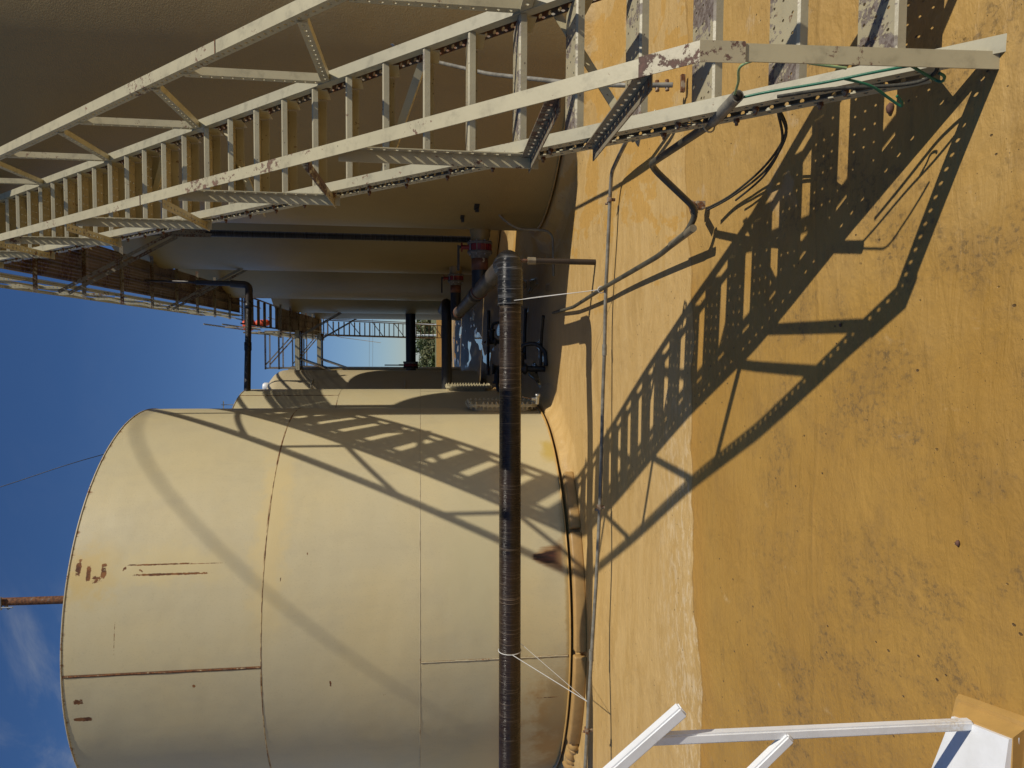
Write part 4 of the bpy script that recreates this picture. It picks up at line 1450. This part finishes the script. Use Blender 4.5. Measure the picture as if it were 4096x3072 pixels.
# ------------------------------------------------------------------ manifolds between the rows
def manifold(label, x, y, s, flip=1):
    t = thing('hose_valve', label, 'valve', (x, y, 0))
    MB().tube([(0, 0, -.01), (0, 0, .34 * s)], .045 * s, 14).build('standpipe', m['blackmetal'], t)
    b = MB()
    b.lathe((0, 0, .26 * s), (0, 0, 1), [(.05 * s, 0), (.085 * s, .02), (.085 * s, .05), (.055 * s, .07), (.055 * s, .15), (.085 * s, .17), (.085 * s, .20), (0, .20)], 16)
    b.tube([(0, 0, .36 * s), (.22 * s * flip, -.02, .36 * s)], .052 * s, 14)
    b.lathe((.20 * s * flip, -.02, .36 * s), (flip, 0, 0), [(.05 * s, 0), (.075 * s, 0), (.075 * s, .04), (.0, .04)], 14)
    b.build('valve_body', m['blackmetal'], t)
    MB().bar((0, 0, .48 * s), (-.02, -.16 * s, .52 * s), .03, .012).build('lever', m['rust'], t)
    MB().tube(bezier([(.22 * s * flip, -.02, .36 * s), (.34 * s * flip, -.05, .33 * s), (.36 * s * flip, -.10, .16 * s), (.24 * s * flip, -.16, .03), (.05, -.22, .025)], 6), .030 * s, 10).build('hose', m['black'], t)
    return t


manifold('black hose valve standing in the wet strip just behind the level pipe', -.30, 9.75, .95)
manifold('farther black hose valve standing among the puddles between the rows', -.38, 12.3, 1.1, -1)
manifold('black hose valve in the shade close to the dark transfer pipe', .10, 13.6, 1.0)
for lb, a, b_, r_ in (('thin black drain pipe lying on the wet floor to the nearer hose valve', (.42, 9.4, .09), (-.25, 9.75, .06), .022),
                      ('pair-wide black hose lying across the puddles beyond the nearer valve', (.62, 13.0, .06), (-.30, 13.1, .06), .035),
                      ('dark hose on the wet floor farthest back between the rows', (.9, 17.5, .05), (-.7, 17.6, .05), .04),
                      ('short black pipe stub on the floor under the branch pipe', (.62, 11.2, .06), (-.2, 11.35, .05), .028)):
    tag(MB().tube(bezier([a, (V(a) + V(b_)) / 2 + V((0, .06, 0)), b_], 8), r_, 10).build('drain_hose', m['black']), lb, 'hose')

# ------------------------------------------------------------------ far end
cw = MB()
cw.box(-14, 15, WALL_Y, WALL_Y + .25, -.5, .70)
tag(cw.build('containment_wall', m['footing']), 'low tan sprayed wall closing the yard at the far end', 'wall')
random.seed(5)


def shrub(label, x, y, w_, h, mat):
    t = thing('shrub', label, 'shrub', (x, y, .25), 'shrubs beyond the far wall')
    a = MB()
    for k in range(1500):
        th = random.uniform(0, 2 * PI)
        q = random.random() ** .5
        zz = random.random()
        lob = .72 + .28 * math.sin(3 * th + x) * math.cos(5 * zz + y)
        rr = w_ / 2 * q * lob * (1 - .6 * zz * zz)
        p = V((rr * math.cos(th), rr * math.sin(th), h * lob * (.05 + .95 * zz)))
        d = V((random.gauss(0, 1), random.gauss(0, 1), random.gauss(0, 1))).normalized()
        e = d.cross(V((random.gauss(0, 1), random.gauss(0, 1), random.gauss(0, 1)))).normalized()
        sz = random.uniform(.12, .26)
        a.add([p - d * sz, p + e * sz * .6, p + d * sz, p - e * sz * .6], [(0, 1, 2, 3)])
    a.build('foliage', mat, t)
    b = MB()
    for k in range(4):
        th = k * 1.6
        b.tube([(0, 0, 0), (.2 * w_ * math.cos(th), .2 * w_ * math.sin(th), h * .55)], [.05, .02], 6)
    b.build('stem', m['bark'], t)


shr = [('broad dark green shrub on the skyline, right of the thin stair', 8.6, 132, 8, 2.9, 'leaf'), ('dark green shrub on the skyline just behind the thin stair', 4.2, 138, 7, 2.8, 'leaf'),
       ('tallest green shrub on the skyline left of the thin stair', .4, 134, 7, 3.3, 'leaf'), ('green shrub at the left end of the skyline gap', -4.4, 136, 8, 2.9, 'leaf'),
       ('dull dry shrub nearer than the skyline, left of the stair foot', -1.6, 104, 6, 1.6, 'leaf2'), ('dull dry shrub nearer than the skyline, behind the stair foot', 2.6, 100, 6, 1.5, 'leaf2'),
       ('low green shrub nearer than the skyline at the left', -4.6, 96, 6, 1.4, 'leaf'), ('low green shrub nearer than the skyline at the right', 6.2, 98, 6, 1.5, 'leaf'),
       ('small dry tuft close behind the middle of the far wall', .2, 74, 4, .8, 'leaf2'), ('small green tuft close behind the left of the far wall', -2.4, 72, 4, .75, 'leaf')]
for lb, x, y, w_, h, k in shr:
    shrub(lb, x, y, w_, h, m[k])
wp = thing('white_box', 'small white box raised on two posts far off behind the thin stair', 'equipment box', (1.40, 60, .25))
MB().box(-.56, .56, -.3, .3, 1.85, 2.60).build('body', m['white'], wp)
for x in (-.45, .45):
    MB().box(x - .05, x + .05, -.05, .05, 0, 1.848).build('post', m['white'], wp)
tag(MB().tube([(.86, 55, .25), (.86, 55, 2.0)], .07, 10).build('marker_post', m['white']), 'white post standing beyond the far wall beside the thin stair', 'post')

# ------------------------------------------------------------------ small things up high
ob = thing('orange_bundle', 'bright orange bundle hanging on the rail where the catwalks meet', 'bundle', (.66, 23.6, 7.1))
MB().lathe((0, 0, 0), (.15, 0, -1), [(.0, -.22), (.16, -.20), (.21, -.06), (.19, .06), (.12, .14), (.0, .15)], 14).build('pouch', m['orange'], ob)
MB().lathe((.02, 0, -.15), (.12, 0, -1), [(.05, 0), (.12, .06), (.10, .40), (.05, .46), (0, .46)], 10).build('tail', m['orange'], ob)
pz = thing('mast_pipe', 'rusty brown upright pipe rising behind the nearest tank roof with a clamp', 'pipe', (-4.42, 13.0, 0))
# stands between the two cream tanks
pz.location = (-4.42, 12.95, 5.0)
MB().tube([(0, 0, -.05), (.02, 0, 6.2)], .068, 16).build('pipe', m['rust'], pz)
b = MB()
b.box(-.10, .12, -.10, -.06, 3.78, 3.88)
b.tube([(-.12, 0, 3.70), (.12, 0, 3.92)], .022, 8)
b.tube([(-.06, -.09, 3.6), (-.06, -.09, 3.9)], .012, 8)
b.build('clamp', m['zinc'], pz)
ga_ = thing('tank_gauge', 'small white gauge head on the yellowish left tank shoulder', 'gauge', (-1.10, 19.6, 5.62))
MB().lathe((0, 0, 0), (0, 0, 1), [(.05, -.3), (.05, .05), (.11, .06), (.11, .22), (.08, .26), (0, .26)], 14).build('head', m['white'], ga_)
MB().tube([(-.22, 0, -.3), (-.22, 0, .16)], .07, 10).build('fitting', m['blackmetal'], ga_)
an = thing('roof_antenna', 'thin metal mast with a cross piece on the second cream tank roof edge', 'antenna', (-1.12, 13.9, 4.95))
MB().tube([(0, 0, 0), (0, 0, .48)], .008, 6).build('mast', m['zinc'], an)
MB().tube([(-.07, 0, .44), (.07, 0, .44)], .010, 6).build('cross_piece', m['zinc'], an)
MB().box(-.02, .06, -.03, .03, .06, .14).build('bracket', m['rust'], an)
# overhead lines
oc = MB()
oc.tube(bezier([(-2.0, 18, 6.5), (-2.35, 16, 8.45), (-3.0, 16, 10.45), (-3.8, 16, 12.9)], 6), .008, 6)
tag(oc.build('guy_wire', m['blackmetal']), 'thin dark wire slanting up through the blue sky over the nearest tank', 'wire')
s1 = V((-.95, 8.52, 5.02)) + SUN * 14
s2 = V((-3.16, 7.01, 2.39)) + SUN * 16.5
d = (s2 - s1)
oc = MB()
oc.tube([s1 - d * 2.2, s1, s2, s2 + d * 1.4], .017, 10)
tag(oc.build('overhead_pipe', m['blackmetal']), 'slim overhead line that casts the soft curved shadow across the nearest tank', 'pipe')
yw = MB()
yw.tube([(.95, 25.0, 6.85), (.40, 34.0, 5.4), (.2, 42, 4.0)], .012, 6)
tag(yw.build('yellow_line', m['tie']), 'thin yellow line strung along the lower catwalk toward the far stair', 'rope')
for lb, x0, x1, z in (('upper of two faint power lines across the far sky', -40, 40, 14.0), ('lower of two faint power lines across the far sky', -40, 40, 13.2)):
    tag(MB().tube([(x0, 170, z), (0, 170, z - .4), (x1, 170, z)], .03, 6).build('power_line', m['galv']), lb, 'wire', 'power lines in the far sky')

# loose stones on the floor
random.seed(3)
for lb, x, y, s in (('reddish stone lying nearest the stair foot', .885, 2.46, .016), ('tiny reddish chip lying farther out on the sunlit floor', .10, 2.75, .007), ('small dark pebble near the white rail footing', -.62, 2.05, .008)):
    a = MB()
    a.lathe((0, 0, 0), (0, 0, 1), [(.001, -s * .5), (s * .9, -s * .3), (s, s * .2), (s * .6, s * .7), (.001, s * .9)], 9)
    a.v = [(vx * random.uniform(.8, 1.2) * 1.3, vy * random.uniform(.8, 1.2), vz) for vx, vy, vz in a.v]
    tag(a.build('stone', m['stone'], None, (x, y, floor_z(x, y) + s * .4)), lb, 'stone')
